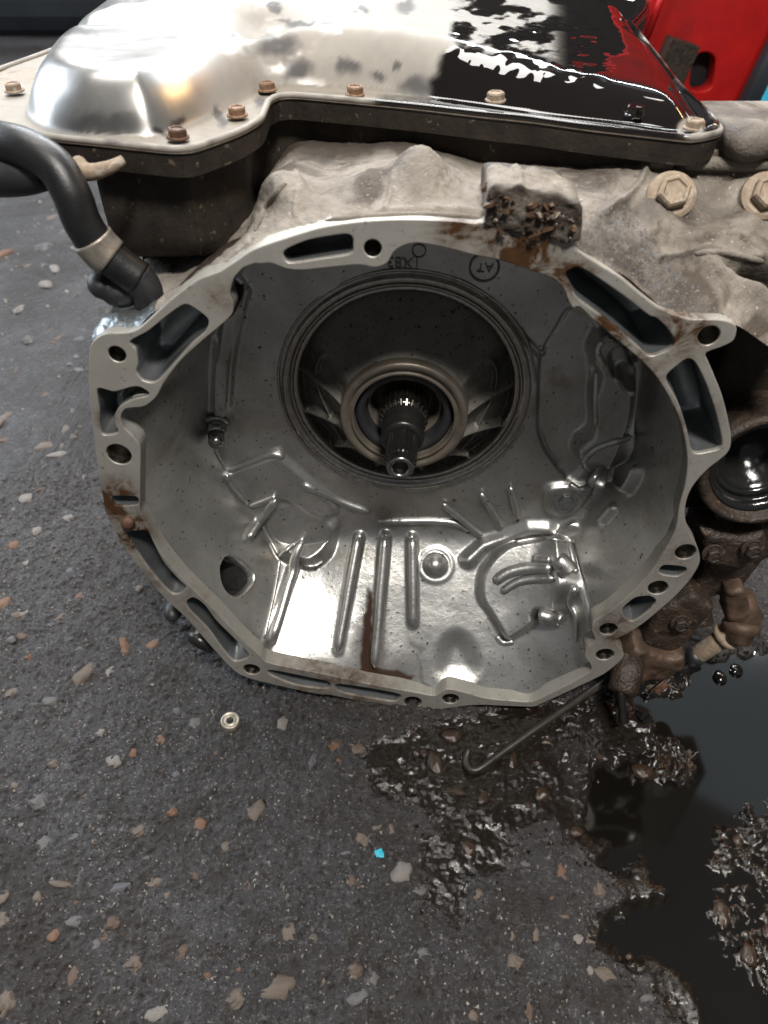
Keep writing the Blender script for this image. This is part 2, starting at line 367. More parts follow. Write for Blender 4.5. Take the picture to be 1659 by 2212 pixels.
def ground_height(x, y):
    P = np.stack([x, y, np.zeros_like(x)], 1); px = proj(P)
    w1 = fbm(x*90, y*90, 11, 3)*60
    px2 = px+np.stack([w1, fbm(x*90, y*90, 21, 3)*60], 1)
    ok = (px[:, 1] > 1300) & (px[:, 0] > 500) & (y > 0)
    pool = np.zeros(len(x)); wet = np.zeros(len(x)); cob = np.zeros(len(x)); isl = np.zeros(len(x))
    q = px2[ok]
    pool[ok] = S((18-sdf(q, POOL))/36); sw_ = sdf(q, WET); wet[ok] = np.maximum(S((16-sw_)/32), .42*S((58-sw_)/75)); cob[ok] = S((35-sdf(q, COB))/70); isl[ok] = S((15-sdf(q, ISL))/30)
    fade = 1/(1+np.maximum(0, np.hypot(x, y-.4)-.7)*2)
    big = fbm(x*9, y*9, 3, 3)*.006
    mid = fbm(x*45, y*45, 5, 3)*.0075
    fine = (np.abs(fbm(x*170, y*170, 8, 3))*.008+fbm(x*380, y*380, 14, 2)*.0032)*fade
    z = .0062+big*.8+mid*1.15+fine*(1.15-.55*wet)-.001
    zp = -.0045+mid*.5+fine*.6
    z = z*(1-pool)+zp*pool
    zc = .0000+fbm(x*70, y*70, 31, 3)*.013+fine*1.2
    z = z*(1-cob)+zc*cob
    z = z*(1-isl)+(.0022+mid*1.3+fine*1.6)*isl
    return z, np.maximum(wet, pool), pool
xs = np.concatenate([-geo(.46, 9, 46, 0)[::-1], np.arange(-.46, .46, .00135), geo(.46, 9, 46, 0)])
ys = np.concatenate([np.linspace(-1.2, .09, 20), np.arange(.10, .74, .00135), geo(.74, 12, 70, 0)])
X, Y = np.meshgrid(xs, ys, indexing='ij'); gx, gy = X.ravel(), Y.ravel()
gz, gw, gp = ground_height(gx, gy)
ground = put('ground', np.stack([gx, gy, gz], 1), gridf(len(xs), len(ys)), M['ground'], None, True, {'wet': gw}, origin=(0, 0, 0))
ground['kind'] = 'structure'
def gz_at(px):
    p = on_z(px, .004); z, w, _ = ground_height(p[:, 0].copy(), p[:, 1].copy()); p[:, 2] = z; return p
# oil pool: one flat sheet lying in the low ground
pv = [(-.02, .08, 0), (.75, .08, 0), (.75, .56, 0), (-.02, .56, 0)]
pud = put('oil_puddle', pv, [[0, 1, 2, 3]], M['oil'], None, False); pud['kind'] = 'structure'
pud['label'] = 'black mirror-like oil puddle spread over the ground'
# embedded stones (children of the ground)
def stone_mesh(seed):
    rs = np.random.RandomState(seed); V, F = ellipsoid((0, 0, 0), 1, 1, 1, 11, 7)
    n = fbm(V[:, 0]*1.3+seed, V[:, 1]*1.3+V[:, 2]*1.1, seed, 3)
    V = V*(1+n*1.2)[:, None]; V[:, 0] *= 1+.35*rs.rand(); J = rs.randn(*V.shape)*.06; J = J.reshape(11, 7, 3); J[:, 0] = J[0, 0]; J[:, -1] = J[0, -1]; V += J.reshape(-1, 3)
    me = bpy.data.meshes.new('stone'); me.from_pydata(V.tolist(), [], F); return me
smesh = {}
def stone(px, rx, ry, mat, seed, lift=.3, hgt=.5):
    wetq = inside(np.array([px]), WET)[0]
    if wetq and mat not in ('pale_stone',): mat = 'wet_stone'; lift = .25
    k = (seed % 7, mat)
    if k not in smesh:
        me = stone_mesh(k[0]+3); me.materials.append(M[mat]); smesh[k] = me
        if k[0] % 4: me.polygons.foreach_set('use_smooth', np.ones(len(me.polygons), bool))
    if inside(np.array([px]), POOL)[0]: rx, ry = rx*.68, ry*.68
    p = gz_at([px])[0]; d = np.linalg.norm(p-CP)
    sx = rx/FPX*d*.92; sy = ry/FPX*d/max(.3, (HC/d))*.92
    o = bpy.data.objects.new('stone', smesh[k]); col.objects.link(o); o.parent = ground
    h = min(sx, sy)*hgt; o.location = (p[0], p[1], p[2]+h*lift-.0006); o.scale = (sx, sy, h)
    o.rotation_euler = (random.uniform(-.2, .2), random.uniform(-.2, .2), random.uniform(-.5, .5))
LIST = []
for x, y, rx, ry, m in [(30, 1390, 45, 48, 't'), (185, 1460, 0, 0, 't'), (1010, 160, 0, 0, 'x'), (1230, 168, 20, 42, 'p'), (850, 165, 36, 34, 'g'), (500, 330, 34, 26, 'p'), (232, 345, 22, 16, 't'), (700, 240, 18, 24, 'o'),
        (585, 300, 17, 20, 'o'), (1460, 270, 32, 24, 'o'), (1475, 326, 16, 15, 'o'), (1565, 275, 30, 26, 'b'), (945, 296, 22, 14, 'b'), (750, 563, 24, 20, 'o'), (868, 610, 30, 32, 'o'), (1120, 555, 33, 46, 't'), (612, 640, 30, 28, 't'),
        (985, 705, 18, 26, 't'), (1575, 672, 26, 26, 't'), (1640, 622, 16, 20, 't'), (170, 515, 42, 34, 'g'), (180, 690, 38, 40, 'g'), (515, 885, 55, 20, 'l'), (685, 862, 42, 28, 't'), (270, 875, 36, 14, 't'), (170, 935, 20, 24, 't'), (340, 1030, 34, 22, 'g'),
        (485, 1038, 36, 28, 'b'), (240, 1090, 20, 24, 'o'), (795, 1160, 32, 34, 'b'), (590, 1215, 38, 36, 't'), (1260, 1090, 24, 44, 't'), (1085, 880, 16, 40, 'b'), (1255, 928, 10, 18, 't'), (20, 1035, 24, 32, 't'), (15, 920, 22, 26, 't'),
        (1215, 1320, 70, 50, 't'), (1035, 1370, 40, 36, 't'), (690, 1425, 46, 34, 'p'), (320, 1280, 26, 44, 'b'), (1545, 1252, 34, 32, 't'), (1535, 860, 22, 26, 'b'), (1410, 770, 10, 10, 'p'), (560, 1215, 10, 12, 'o'), (905, 1262, 18, 14, 'o'),
        (1040, 1238, 10, 10, 'o'), (730, 915, 22, 20, 't'), (630, 945, 12, 14, 'l'), (1360, 330, 20, 34, 'l'), (340, 605, 12, 9, 'p'), (95, 612, 12, 9, 'p'), (370, 480, 20, 16, 't'), (65, 440, 16, 14, 't'), (435, 640, 15, 12, 'l'), (770, 390, 18, 16, 'l'),
        (160, 170, 10, 12, 'p'), (372, 175, 12, 12, 'p'), (440, 210, 20, 18, 'p'), (285, 225, 16, 10, 't')]:
    if rx: LIST.append((Z(10, (x, y))[0], rx*.496, ry*.496, m))
for x, y, rx, ry, m in [(465, 198, 34, 32, 't'), (690, 290, 18, 36, 'o'), (580, 430, 18, 30, 'o'), (460, 408, 48, 14, 't'), (820, 212, 22, 14, 'b'), (400, 300, 26, 46, 'b'), (20, 235, 22, 20, 'o'), (105, 240, 26, 26, 't'), (30, 285, 12, 14, 'o'),
        (185, 540, 18, 18, 't'), (233, 550, 18, 22, 't'), (122, 588, 24, 24, 't'), (275, 712, 40, 38, 'p'), (85, 745, 20, 22, 't'), (525, 630, 22, 28, 'b'), (930, 560, 28, 22, 'o'), (880, 705, 20, 40, 'o'), (1018, 780, 22, 28, 't'), (835, 803, 15, 14, 'o'),
        (775, 940, 18, 46, 't'), (690, 958, 14, 18, 't'), (940, 965, 20, 24, 'p'), (985, 1082, 15, 18, 'p'), (1045, 1100, 34, 26, 't'), (690, 1055, 32, 24, 't'), (595, 1085, 22, 12, 'p'), (95, 1090, 28, 28, 'b'), (750, 1230, 16, 36, 'b'), (105, 1190, 36, 30, 'g'),
        (540, 1255, 20, 20, 't'), (260, 380, 16, 16, 'p'), (325, 438, 38, 12, 't'), (1480, 850, 42, 62, 'b'), (1590, 1020, 36, 50, 'o'), (1140, 1025, 22, 20, 'o'), (1190, 325, 48, 48, 'b'), (1550, 580, 30, 28, 'g'), (165, 1110, 22, 30, 'g'), (1660, 930, 20, 30, 'b'), (800, 410, 30, 26, 'b')]:
    LIST.append((Z(11, (x, y))[0], rx*.5701, ry*.5701, m))
for x, y, rx, ry, m in [(10, 550, 14, 10, 'o'), (58, 578, 14, 6, 't'), (120, 585, 8, 9, 'p'), (100, 620, 16, 8, 'p'), (130, 985, 22, 7, 'p'), (40, 672, 10, 10, 'p'), (100, 965, 22, 9, 't'), (10, 905, 12, 20, 't'), (130, 1340, 12, 14, 't'), (55, 1080, 13, 12, 'p'), (170, 1290, 10, 10, 'o'),
        (10, 1310, 12, 16, 'o'), (268, 1400, 16, 21, 'o'), (332, 1392, 11, 13, 'o'), (180, 1461, 18, 24, 't'), (65, 1420, 10, 8, 'o'), (50, 1330, 18, 8, 'p'), (80, 1150, 12, 9, 'p'), (240, 1450, 8, 14, 'p'), (405, 1310, 6, 6, 'p'), (440, 1405, 18, 9, 'l'), (300, 1275, 10, 9, 'p'),
        (30, 1500, 20, 10, 't'), (110, 1520, 14, 12, 'g'), (30, 1180, 14, 10, 'o'), (150, 1120, 12, 8, 'p'), (60, 740, 14, 8, 'g'), (165, 800, 16, 6, 'g')]:
    LIST.append(((x, y), rx, ry, m))
CM = {'t': 'tan_stone', 'o': 'orange_stone', 'g': 'grey_stone', 'p': 'pale_stone', 'b': 'brown_stone', 'l': 'blue_stone'}
for i, (p, rx, ry, m) in enumerate(LIST): stone(p, rx*.95, ry*.95, CM[m], i, -.30, .60)
rs = np.random.RandomState(4)
for i in range(70):
    x, y = rs.uniform(0, 1659), rs.uniform(1500, 2212)
    if i > 45: x, y = rs.uniform(0, 190), rs.uniform(450, 1500)
    if inside(np.array([[x, y]]), POOL)[0] or (450 < x and y < 1560): continue
    r = rs.uniform(4, 11)
    stone((x, y), r*rs.uniform(.8, 1.5), r*rs.uniform(.6, 1.2), CM['tbggpbltgg'[rs.randint(10)]], i+rs.randint(7), -.35, .6)
# loose grit and sand grains: thousands of tiny chips, one object
def grit(n, box_, mat, name, smin, smax, seed, wetonly=False):
    rs = np.random.RandomState(seed)
    x = rs.uniform(box_[0], box_[1], n); y = rs.uniform(box_[2], box_[3], n)
    z, w, p = ground_height(x, y); keep = ((p < .75) & (w > .12) & (rs.rand(n) < .25+.75*np.exp(-((w-.5)/.35)**2)+.75*((p > .02) & (p < .7)))) if wetonly else ((p < .4) & (w < .7)); x, y, z = x[keep], y[keep], z[keep]; n = len(x)
    s = smin+(smax-smin)*rs.rand(n)**3
    base = np.array([[1, 0, -.5], [-.5, .9, -.5], [-.5, -.9, -.5], [.2, .1, .8], [-.3, .4, .6]])
    F0 = np.array([[0, 3, 2], [0, 1, 3], [1, 4, 3], [1, 2, 4], [2, 3, 4]])
    a = rs.rand(n)*6.28; ca, sa = np.cos(a), np.sin(a); b = base[None]*(s[:, None, None])*(1+.7*(rs.rand(n, 5, 3)-.5))
    bx = b[..., 0]*ca[:, None]-b[..., 1]*sa[:, None]; by = b[..., 0]*sa[:, None]+b[..., 1]*ca[:, None]
    V = np.stack([x[:, None]+bx, y[:, None]+by, z[:, None]+b[..., 2]*.7], -1).reshape(-1, 3)
    F = (F0[None]+5*np.arange(n)[:, None, None]).reshape(-1, 3)
    o = put(name, V, F, mat, None, False); o['kind'] = 'stuff'; return o
M['grit'] = surf('pale_grit', (.30, .27, .245), (.12, .105, .09), 70, 0, .5, .7, None, spec=.4)
M['grit2'] = surf('dark_grit', (.05, .045, .042), (.10, .09, .085), 60, 0, .4, .6, None, spec=.5)
grit(22000, (-.45, .45, .12, .75), M['grit'], 'pale_grit', .0003, .0019, 1)
grit(9000, (-.45, .45, .12, .75), M['grit2'], 'dark_grit', .0004, .0026, 2)
grit(2200, (-1.6, -.3, .7, 2.4), M['grit'], 'far_grit', .002, .008, 3)
M['oilgrit'] = surf('oil_wet_grit', (.02, .016, .012), (.008, .006, .005), 80, 0, .03, .08, None, spec=.8)
grit(5000, (-.02, .46, .13, .5), M['oilgrit'], 'oily_grit', .0010, .0030, 5, True)
# ================================================================== TRANSMISSION
TR = thing('automatic_transmission', 'upside-down automatic transmission with open bell housing, oil pan on top, lying on the dirty ground', 'transmission', (0.0, 0.52, 0.004))
# ---------- bell housing flange (outer outline, inner outline, slots, holes), traced on its own plane
OUT = (Z(2, (0, 1480), (200, 1410), (400, 1350), (600, 1318), (800, 1303), (1000, 1302), (1200, 1312), (1350, 1325)) + [(1052, 470), (1056, 425), (1075, 412), (1150, 418), (1240, 432), (1256, 448), (1252, 475)]
       + Z(3, (515, 1400), (510, 1470), (640, 1560), (780, 1645), (900, 1745), (1000, 1820), (1100, 1870), (1200, 1895)) + Z(6, (1380, 240), (1470, 275), (1458, 360), (1390, 400), (1290, 440), (1310, 500), (1390, 700), (1440, 930), (1420, 1030),
       (1300, 1130), (1220, 1220), (1180, 1300), (1165, 1400), (1190, 1500), (1240, 1590), (1255, 1680), (1200, 1780), (1100, 1890)) + Z(9, (780, 820), (640, 915), (550, 960), (598, 1035), (608, 1090), (480, 1200), (300, 1290), (0, 1430))
       + Z(8, (1100, 1222), (950, 1217), (800, 1212), (650, 1228), (520, 1247), (430, 1242), (300, 1208), (150, 1188), (0, 1158)) + Z(7, (1300, 1150), (1050, 1095), (880, 1040), (740, 900), (600, 740), (480, 630), (330, 450), (230, 300), (165, 180))
       + Z(4, (240, 1340), (200, 1100), (170, 850), (150, 650), (150, 450), (165, 380), (240, 325), (380, 315), (450, 290), (550, 200), (650, 110), (800, 0)) + Z(1, (1300, 1612), (1400, 1550)))
INN = (Z(2, (0, 1555), (100, 1565), (200, 1600), (300, 1605), (450, 1590), (620, 1575), (720, 1590), (790, 1565), (830, 1500), (890, 1460), (970, 1445), (1100, 1465), (1300, 1515), (1450, 1545)) + Z(3, (120, 1562), (240, 1605), (370, 1650), (440, 1710), (470, 1780), (500, 1830))
       + Z(6, (540, 165), (620, 240), (750, 350), (880, 460), (980, 560), (1060, 680), (1120, 800), (1160, 930), (1180, 1080), (1165, 1220), (1130, 1350), (1110, 1480), (1050, 1600), (960, 1740), (840, 1870)) + Z(9, (500, 760), (390, 830), (380, 900), (405, 960), (340, 1020),
       (330, 1080), (370, 1140), (370, 1185), (250, 1260), (100, 1335)) + Z(8, (1100, 1192), (1000, 1190), (850, 1175), (740, 1145), (640, 1125), (570, 1160), (500, 1150), (420, 1135), (200, 1095), (0, 1050)) + Z(7, (1060, 985), (1000, 940), (900, 850), (750, 690), (600, 545),
       (470, 390), (400, 260), (350, 160)) + Z(4, (455, 1300), (455, 1150), (455, 1000), (420, 940), (360, 880), (340, 820), (370, 770), (480, 755), (550, 700), (600, 610), (700, 480), (820, 370), (940, 270), (1000, 210), (1010, 150), (990, 80), (1010, 0)) + Z(1, (1400, 1640), (1450, 1590), (1550, 1555)))
SLOTS = [Z(2, (175, 1520), (195, 1480), (330, 1425), (530, 1392), (580, 1405), (588, 1450), (570, 1505), (400, 1535), (215, 1560)),
         Z(4, (395, 370), (500, 310), (600, 230), (690, 165), (740, 152), (830, 210), (860, 250), (840, 310), (760, 380), (680, 470), (600, 560), (540, 612), (470, 600), (432, 550), (442, 500), (430, 420)),
         Z(4, (203, 652), (300, 668), (400, 642), (450, 640), (502, 670), (498, 692), (420, 710), (340, 750), (305, 800), (300, 850), (322, 912), (228, 918), (215, 780)),
         Z(4, (295, 1292), (430, 1292), (432, 1340), (312, 1342)),
         Z(7, (278, 285), (320, 266), (385, 266), (420, 330), (480, 440), (560, 530), (598, 570), (560, 606), (510, 598), (420, 500), (340, 390)),
         Z(7, (602, 650), (640, 627), (700, 670), (760, 750), (850, 840), (936, 930), (928, 958), (860, 972), (800, 910), (720, 800), (622, 700)),
         Z(7, (1062, 1022), (1300, 1068), (1375, 1088), (1366, 1122), (1200, 1104), (1060, 1050)),
         Z(8, (50, 1098), (365, 1150), (358, 1190), (290, 1186), (60, 1142)),
         Z(9, (612, 720), (700, 652), (800, 642), (845, 680), (780, 760), (680, 825), (625, 800), (602, 760)),
         Z(9, (868, 460), (910, 418), (1055, 432), (1058, 468), (1000, 498), (900, 488)),
         Z(6, (1055, 590), (1120, 512), (1185, 472), (1230, 500), (1290, 620), (1350, 800), (1385, 985), (1300, 1026), (1212, 1026), (1180, 900), (1130, 740)),
         [(1222, 593), (1231, 583), (1252, 578), (1292, 601), (1346, 639), (1401, 681), (1419, 688), (1447, 717), (1457, 741), (1441, 758), (1403, 769), (1377, 748), (1330, 707), (1283, 671), (1250, 646), (1236, 625)]]
HOLES = [(Z(2, (705, 1475))[0], 19), (Z(4, (318, 445))[0], 19), (Z(4, (328, 1040))[0], 27), (Z(7, (955, 1018))[0], 18), (Z(8, (450, 1195))[0], 19), (Z(8, (655, 1178))[0], 18),
         (Z(9, (475, 1065))[0], 19), (Z(9, (500, 880))[0], 19), (Z(9, (860, 580))[0], 21), (Z(9, (1060, 320))[0], 22), (Z(6, (1308, 335))[0], 23)]
def loopuv(px, n, sharp=.42): return puv(smooth_loop(px, n, True, sharp))
out_uv = loopuv(OUT, 520); inn_uv = loopuv(INN, 520)
slots_uv = [loopuv(s, 110) for s in SLOTS]
def circ(px, rpx, n=36):
    P = on_w([px])[0]; r = rpx/FPX*((P-CP)@CF); c = uvw(P)[0]; a = -np.arange(n)*2*np.pi/n
    return c, r, np.stack([c[0]+r*np.cos(a), c[1]+r*np.sin(a)], 1)
holes = [circ(p, r) for p, r in HOLES]
FD = .014
V, F = curve_plate(out_uv, [inn_uv]+slots_uv+[h[2] for h in holes], FD, .0009)
Vw = fr(V[:, 0], V[:, 1], V[:, 2]); pxv = proj(Vw)
stain = np.zeros(len(V))
for pc, rad, a in [((1130, 530), 130, 1.0), ((1240, 600), 60, 1.), ((1330, 700), 80, .9), ((1480, 710), 90, .9), ((1400, 790), 60, .7), ((250, 1080), 70, 1.0), ((290, 1150), 60, .9), ((230, 900), 40, .5), ((990, 500), 70, .7), ((720, 1500), 200, .55), ((330, 1250), 70, .5),
                   ((1450, 1200), 90, .35), ((480, 640), 60, .4), ((1330, 1360), 70, .6), ((1500, 900), 90, .45), ((420, 1310), 70, .4)]:
    stain = np.maximum(stain, a*S(1.15-np.linalg.norm(pxv-np.array(pc), axis=1)/rad))
# the filled face needs inner vertices for the stain to vary: refine by triangulating on a grid
import bmesh
def refine(V, F, size):
    bm = bmesh.new(); vs_ = [bm.verts.new(tuple(v)) for v in V]
    for f in F:
        try: bm.faces.new([vs_[i] for i in f])
        except ValueError: pass
    bmesh.ops.triangulate(bm, faces=bm.faces[:])
    for _ in range(3):
        e = [e for e in bm.edges if e.calc_length() > size]
        if not e: break
        bmesh.ops.subdivide_edges(bm, edges=e, cuts=1, use_grid_fill=False)
        bmesh.ops.triangulate(bm, faces=[f for f in bm.faces if len(f.verts) > 3])
    bm.verts.index_update(); V = np.array([v.co[:] for v in bm.verts]); F = [[v.index for v in f.verts] for f in bm.faces]; bm.free(); return V, F
V, F = refine(V, F, .012)
def stain_of(V):
    pxv = proj(V); s = np.zeros(len(V))
    for pc, rad, a in STAINS: s = np.maximum(s, a*S(1.15-np.linalg.norm(pxv-np.array(pc), axis=1)/rad))
    return s
STAINS = [((1130, 530), 130, 1.0), ((1240, 600), 60, 1.), ((1330, 700), 80, .9), ((1480, 710), 90, .9), ((1400, 790), 60, .7), ((250, 1080), 70, 1.0), ((290, 1150), 60, .9), ((230, 900), 40, .5), ((990, 500), 70, .7), ((720, 1500), 200, .55), ((330, 1250), 70, .5),
          ((1450, 1200), 90, .35), ((480, 640), 60, .4), ((1330, 1360), 70, .6), ((1500, 900), 90, .45), ((420, 1310), 70, .4)]
Vw = fr(V[:, 0], V[:, 1], V[:, 2])
flange = put('bell_flange', Vw, F, M['face'], TR, False, {'stain': stain_of(Vw)})
flange['label'] = 'machined grey flange face of the bell housing, stained brown'
# pockets behind the slots: drafted cups
def cup(loop, depth, shrink, mat, parent, name, rows=7, tilt=0.0):
    c = loop.mean(0); n = len(loop); V = np.zeros((n, rows, 3))
    for k in range(rows):
        t = k/(rows-1); s = 1.004-shrink*(t**1.3)
        q = c+(loop-c)*s; w = -.0012-depth*math.sin(t*math.pi/2)
        V[:, k] = fr(q[:, 0], q[:, 1], w)
    F = gridf(n, rows, True).tolist(); F.append([i*rows+rows-1 for i in range(n)])
    return put(name, V.reshape(-1, 3), F, mat, parent)
for lp, dp, sh in zip(slots_uv, (.03, .034, .026, .010, .024, .022, .016, .016, .024, .016, .040, .044), (.22, .30, .25, .3, .25, .3, .2, .2, .35, .3, .22, .25)):
    cup(lp, dp, sh, M['pocket'], flange, 'pocket')
for c, r, lp in holes:
    prof = [(r*1.0, -.0008), (r*.90, -.0030), (r*.90, -.006), (r*.86, -.0065), (r*.88, -.0078), (r*.86, -.009), (r*.86, -.020), (.0006, -.022)]
    V_, F_ = lathe(prof, fr(c[0], c[1], 0), FW, 36, (False, False)); put('bolt_hole', V_, F_, M['bore'], flange)
# ---------- bell interior: lofted bowl, displaced by the cast ribs and bosses
RC_PX, RRX = (876, 847), 264
WB = -.098
rc = puv([RC_PX], WB)[0]; RR = RRX/FPX*((on_w([RC_PX], WB)[0]-CP)@CF)
C0 = [(560, 560), (700, 556), (870, 525), (1000, 540), (1140, 576), (1240, 650), (1330, 726), (1414, 803), (1465, 893), (1488, 996), (1481, 1050), (1461, 1142), (1408, 1239), (1328, 1320), (1288, 1383), (1274, 1452), (1195, 1503), (1110, 1519), (1000, 1505), (880, 1498), (790, 1482),
      (583, 1438), (557, 1418), (457, 1319), (346, 1200), (299, 1108), (292, 1000), (280, 945), (256, 905), (275, 870), (330, 835), (388, 775), (474, 697), (498, 650), (505, 590)]
C1 = [(640, 395), (887, 372), (1100, 410), (1230, 490), (1330, 590), (1390, 720), (1398, 800), (1380, 880), (1340, 985), (1290, 1065), (1235, 1140), (1130, 1162), (1000, 1156), (800, 1152), (690, 1172), (600, 1172), (540, 1105), (485, 1005), (455, 885), (468, 690), (505, 585), (570, 480)]
NT, NR = 1300, 210
th = np.arange(NT)*2*np.pi/NT
def radial(uv):
    d = uv-rc; a = np.arctan2(d[:, 1], d[:, 0]) % (2*np.pi); r = np.linalg.norm(d, axis=1); o = np.argsort(a)
    return np.interp(th, a[o], r[o], period=2*np.pi)
u0 = loopuv(C0, 900); r0 = radial(u0)
u1 = puv(smooth_loop(C1, 900, True, .5), WB); r1 = radial(u1)
k = np.ones(25)/25
r1 = np.convolve(np.concatenate([r1[-12:], r1, r1[:12]]), k, 'valid')
r1 = np.maximum(r1, RR*1.10)
tt = np.linspace(0, 1, NR)
ra = RR*1.005
L1 = (r1-ra); L2 = np.hypot(r0-r1, -.009-WB)
Lt = L1+L2
sarr = tt[None]*Lt[:, None]
w1 = np.clip(sarr/L1[:, None], 0, 1); w2 = np.clip((sarr-L1[:, None])/L2[:, None], 0, 1)
RAD = ra+w1*L1[:, None]+w2*(r0-r1)[:, None]; WW = WB-.003*w1+w2*(-.009-WB+.003)
def blur(A, n):                                   # along the profile, ends held
    K = np.exp(-np.linspace(-2, 2, 2*n+1)**2); K /= K.sum()
    P = np.concatenate([2*A[:, :1]-A[:, n:0:-1], A, 2*A[:, -1:]-A[:, -2:-n-2:-1]], 1)
    return np.stack([np.convolve(r, K, 'valid') for r in P])
RAD = blur(RAD, 22); WW = blur(WW, 22)
B = fr(rc[0]+RAD*np.cos(th)[:, None], rc[1]+RAD*np.sin(th)[:, None], WW)
Nn = gnormal(B, True)
if (Nn.reshape(-1, 3)@FW).mean() < 0: Nn = -Nn
bpx = proj(B).reshape(-1, 2); disp = np.zeros(len(bpx))
def sel(pts, m):
    p = np.asarray(pts); return np.where((bpx[:, 0] > p[:, 0].min()-m) & (bpx[:, 0] < p[:, 0].max()+m) & (bpx[:, 1] > p[:, 1].min()-m) & (bpx[:, 1] < p[:, 1].max()+m))[0]
def rib(pts, hw, h, mode='max', soft=.9):
    i = sel(pts, hw*2.2); d = dpoly(bpx[i], pts)/hw; v = h*S((1.45-d)/soft)
    disp[i] = disp[i]+v if mode == 'add' else (np.maximum(disp[i], v) if h > 0 else np.minimum(disp[i], v))
def taper(pts, hw0, hw1, h0, h1, soft=.9):
    (a, b) = np.asarray(pts[0], float), np.asarray(pts[-1], float); i = sel(pts, max(hw0, hw1)*2.2); ab = b-a
    t = np.clip(((bpx[i]-a)@ab)/(ab@ab), 0, 1); d = np.linalg.norm(bpx[i]-a-t[:, None]*ab, axis=1)/(hw0+(hw1-hw0)*t)
    disp[i] = np.maximum(disp[i], (h0+(h1-h0)*t)*S((1.45-d)/soft))
def area_(poly, h, soft, tilt=None):
    poly = smooth_loop(poly, 90); i = sel(poly, soft*2); v = h*S((soft*.5-sdf(bpx[i], poly))/soft)
    if tilt is not None:
        d_ = np.asarray(tilt, float); q = bpx[i]@d_; lo, hi = (poly@d_).min(), (poly@d_).max(); v = v*(.12+1.25*(q-lo)/(hi-lo))
    disp[i] += v
def dome(c, r, h, add=True):
    i = sel([c], r*1.3); d = np.linalg.norm(bpx[i]-np.array(c), axis=1)/r; disp[i] += h*np.sqrt(np.clip(1-d*d, 0, 1))
# broad areas first
area_(Z(7, (1030, 190), (1100, 120), (1200, 110), (1400, 200), (1410, 270), (1380, 380), (1300, 450), (1240, 450), (1110, 400), (1040, 270)), .013, 15, (.2, 1))
area_(Z(8, (820, 640), (810, 560), (830, 470), (900, 380), (1000, 320), (1150, 300), (1290, 320), (1330, 500), (1340, 560), (1300, 640), (1280, 700), (1130, 690), (1130, 750), (1000, 830), (960, 840), (900, 750), (860, 690)), .017, 12)
area_(Z(6, (660, 290), (600, 370), (600, 450), (645, 530), (605, 680), (605, 870), (520, 950), (510, 1020), (560, 1090), (640, 1110), (740, 1150), (840, 980), (850, 800), (850, 600), (830, 430), (760, 310)), .014, 16)
area_(Z(6, (480, 180), (400, 300), (340, 400), (310, 500), (300, 700), (300, 900), (340, 1020), (420, 1130), (470, 1190), (560, 1120), (520, 950), (600, 870), (600, 680), (600, 400), (620, 260)), -.004, 8)
area_([(505, 600), (478, 690), (457, 880), (480, 905), (498, 860), (515, 700), (540, 625)], .005, 10)
area_(Z(4, (965, 1140), (1240, 1035), (1320, 1060), (1600, 1330), (1560, 1400), (1270, 1290), (1100, 1345), (985, 1210)), .005, 14)
area_(Z(8, (1180, 15), (1160, 130), (1230, 160), (1320, 150), (1400, 80), (1425, 10), (1340, -5)), .006, 9)
area_(Z(8, (610, 1010), (630, 890), (690, 845), (750, 890), (785, 980), (760, 1040), (680, 1060)), -.006, 52)
area_(Z(4, (955, 1690), (1000, 1655), (1110, 1740), (1110, 1800), (1040, 1865), (980, 1840), (950, 1760)), -.022, 7)
# fillets under the ribs, round bosses and steps
taper(Z(4, (1265, 1285), (1085, 1540)), 9, 9, .004, .003)
taper(Z(7, (1245, 300), (1015, 920)), 10, 10, .006, .002); taper(Z(7, (1540, 295), (1425, 915)), 10, 9, .005, .002)
taper(Z(8, (300, 290), (240, 1000)), 10, 9, .006, .002); taper(Z(8, (445, 300), (450, 765)), 10, 10, .005, .003)
rib(Z(8, (750, 420), (830, 345), (960, 290), (1080, 240), (1180, 240), (1240, 270), (1330, 235)), 15, .0080, 'add', 1.2)
rib(Z(8, (1310, 330), (1355, 490), (1395, 650), (1412, 800)), 4, -.004, 'add')
dome(Z(8, (575, 450))[0], 40, .003); dome(Z(8, (570, 445))[0], 23, .009)
i = sel(Z(8, (575, 450)), 60); d = np.linalg.norm(bpx[i]-np.array(Z(8, (575, 450))[0]), axis=1)
disp[i] += -.0018*np.exp(-((d-28)/5)**2)
dome(Z(6, (800, 540))[0], 21, .018); dome(Z(6, (700, 1130))[0], 21, .018)
area_(Z(6, (700, 400), (760, 360), (860, 430), (850, 500), (740, 520)), -.012, 10)
area_(Z(6, (780, 1130), (880, 1090), (905, 1150), (840, 1270), (770, 1230)), .008, 14); rib(Z(6, (690, 1430), (745, 1360)), 8, .005, 'add')
rib(Z(6, (480, 180), (340, 400), (310, 500), (300, 700), (300, 900), (340, 1020), (420, 1130)), 3.5, -.0025, 'add')
rib(Z(6, (0, 125), (120, 245), (240, 385), (318, 460)), 6, -.0035, 'add')
for ln in (Z(4, (1105, 50), (1055, 250), (1005, 500), (985, 780)), Z(4, (905, 350), (885, 600), (882, 780))): rib(ln, 4, .0025, 'add')
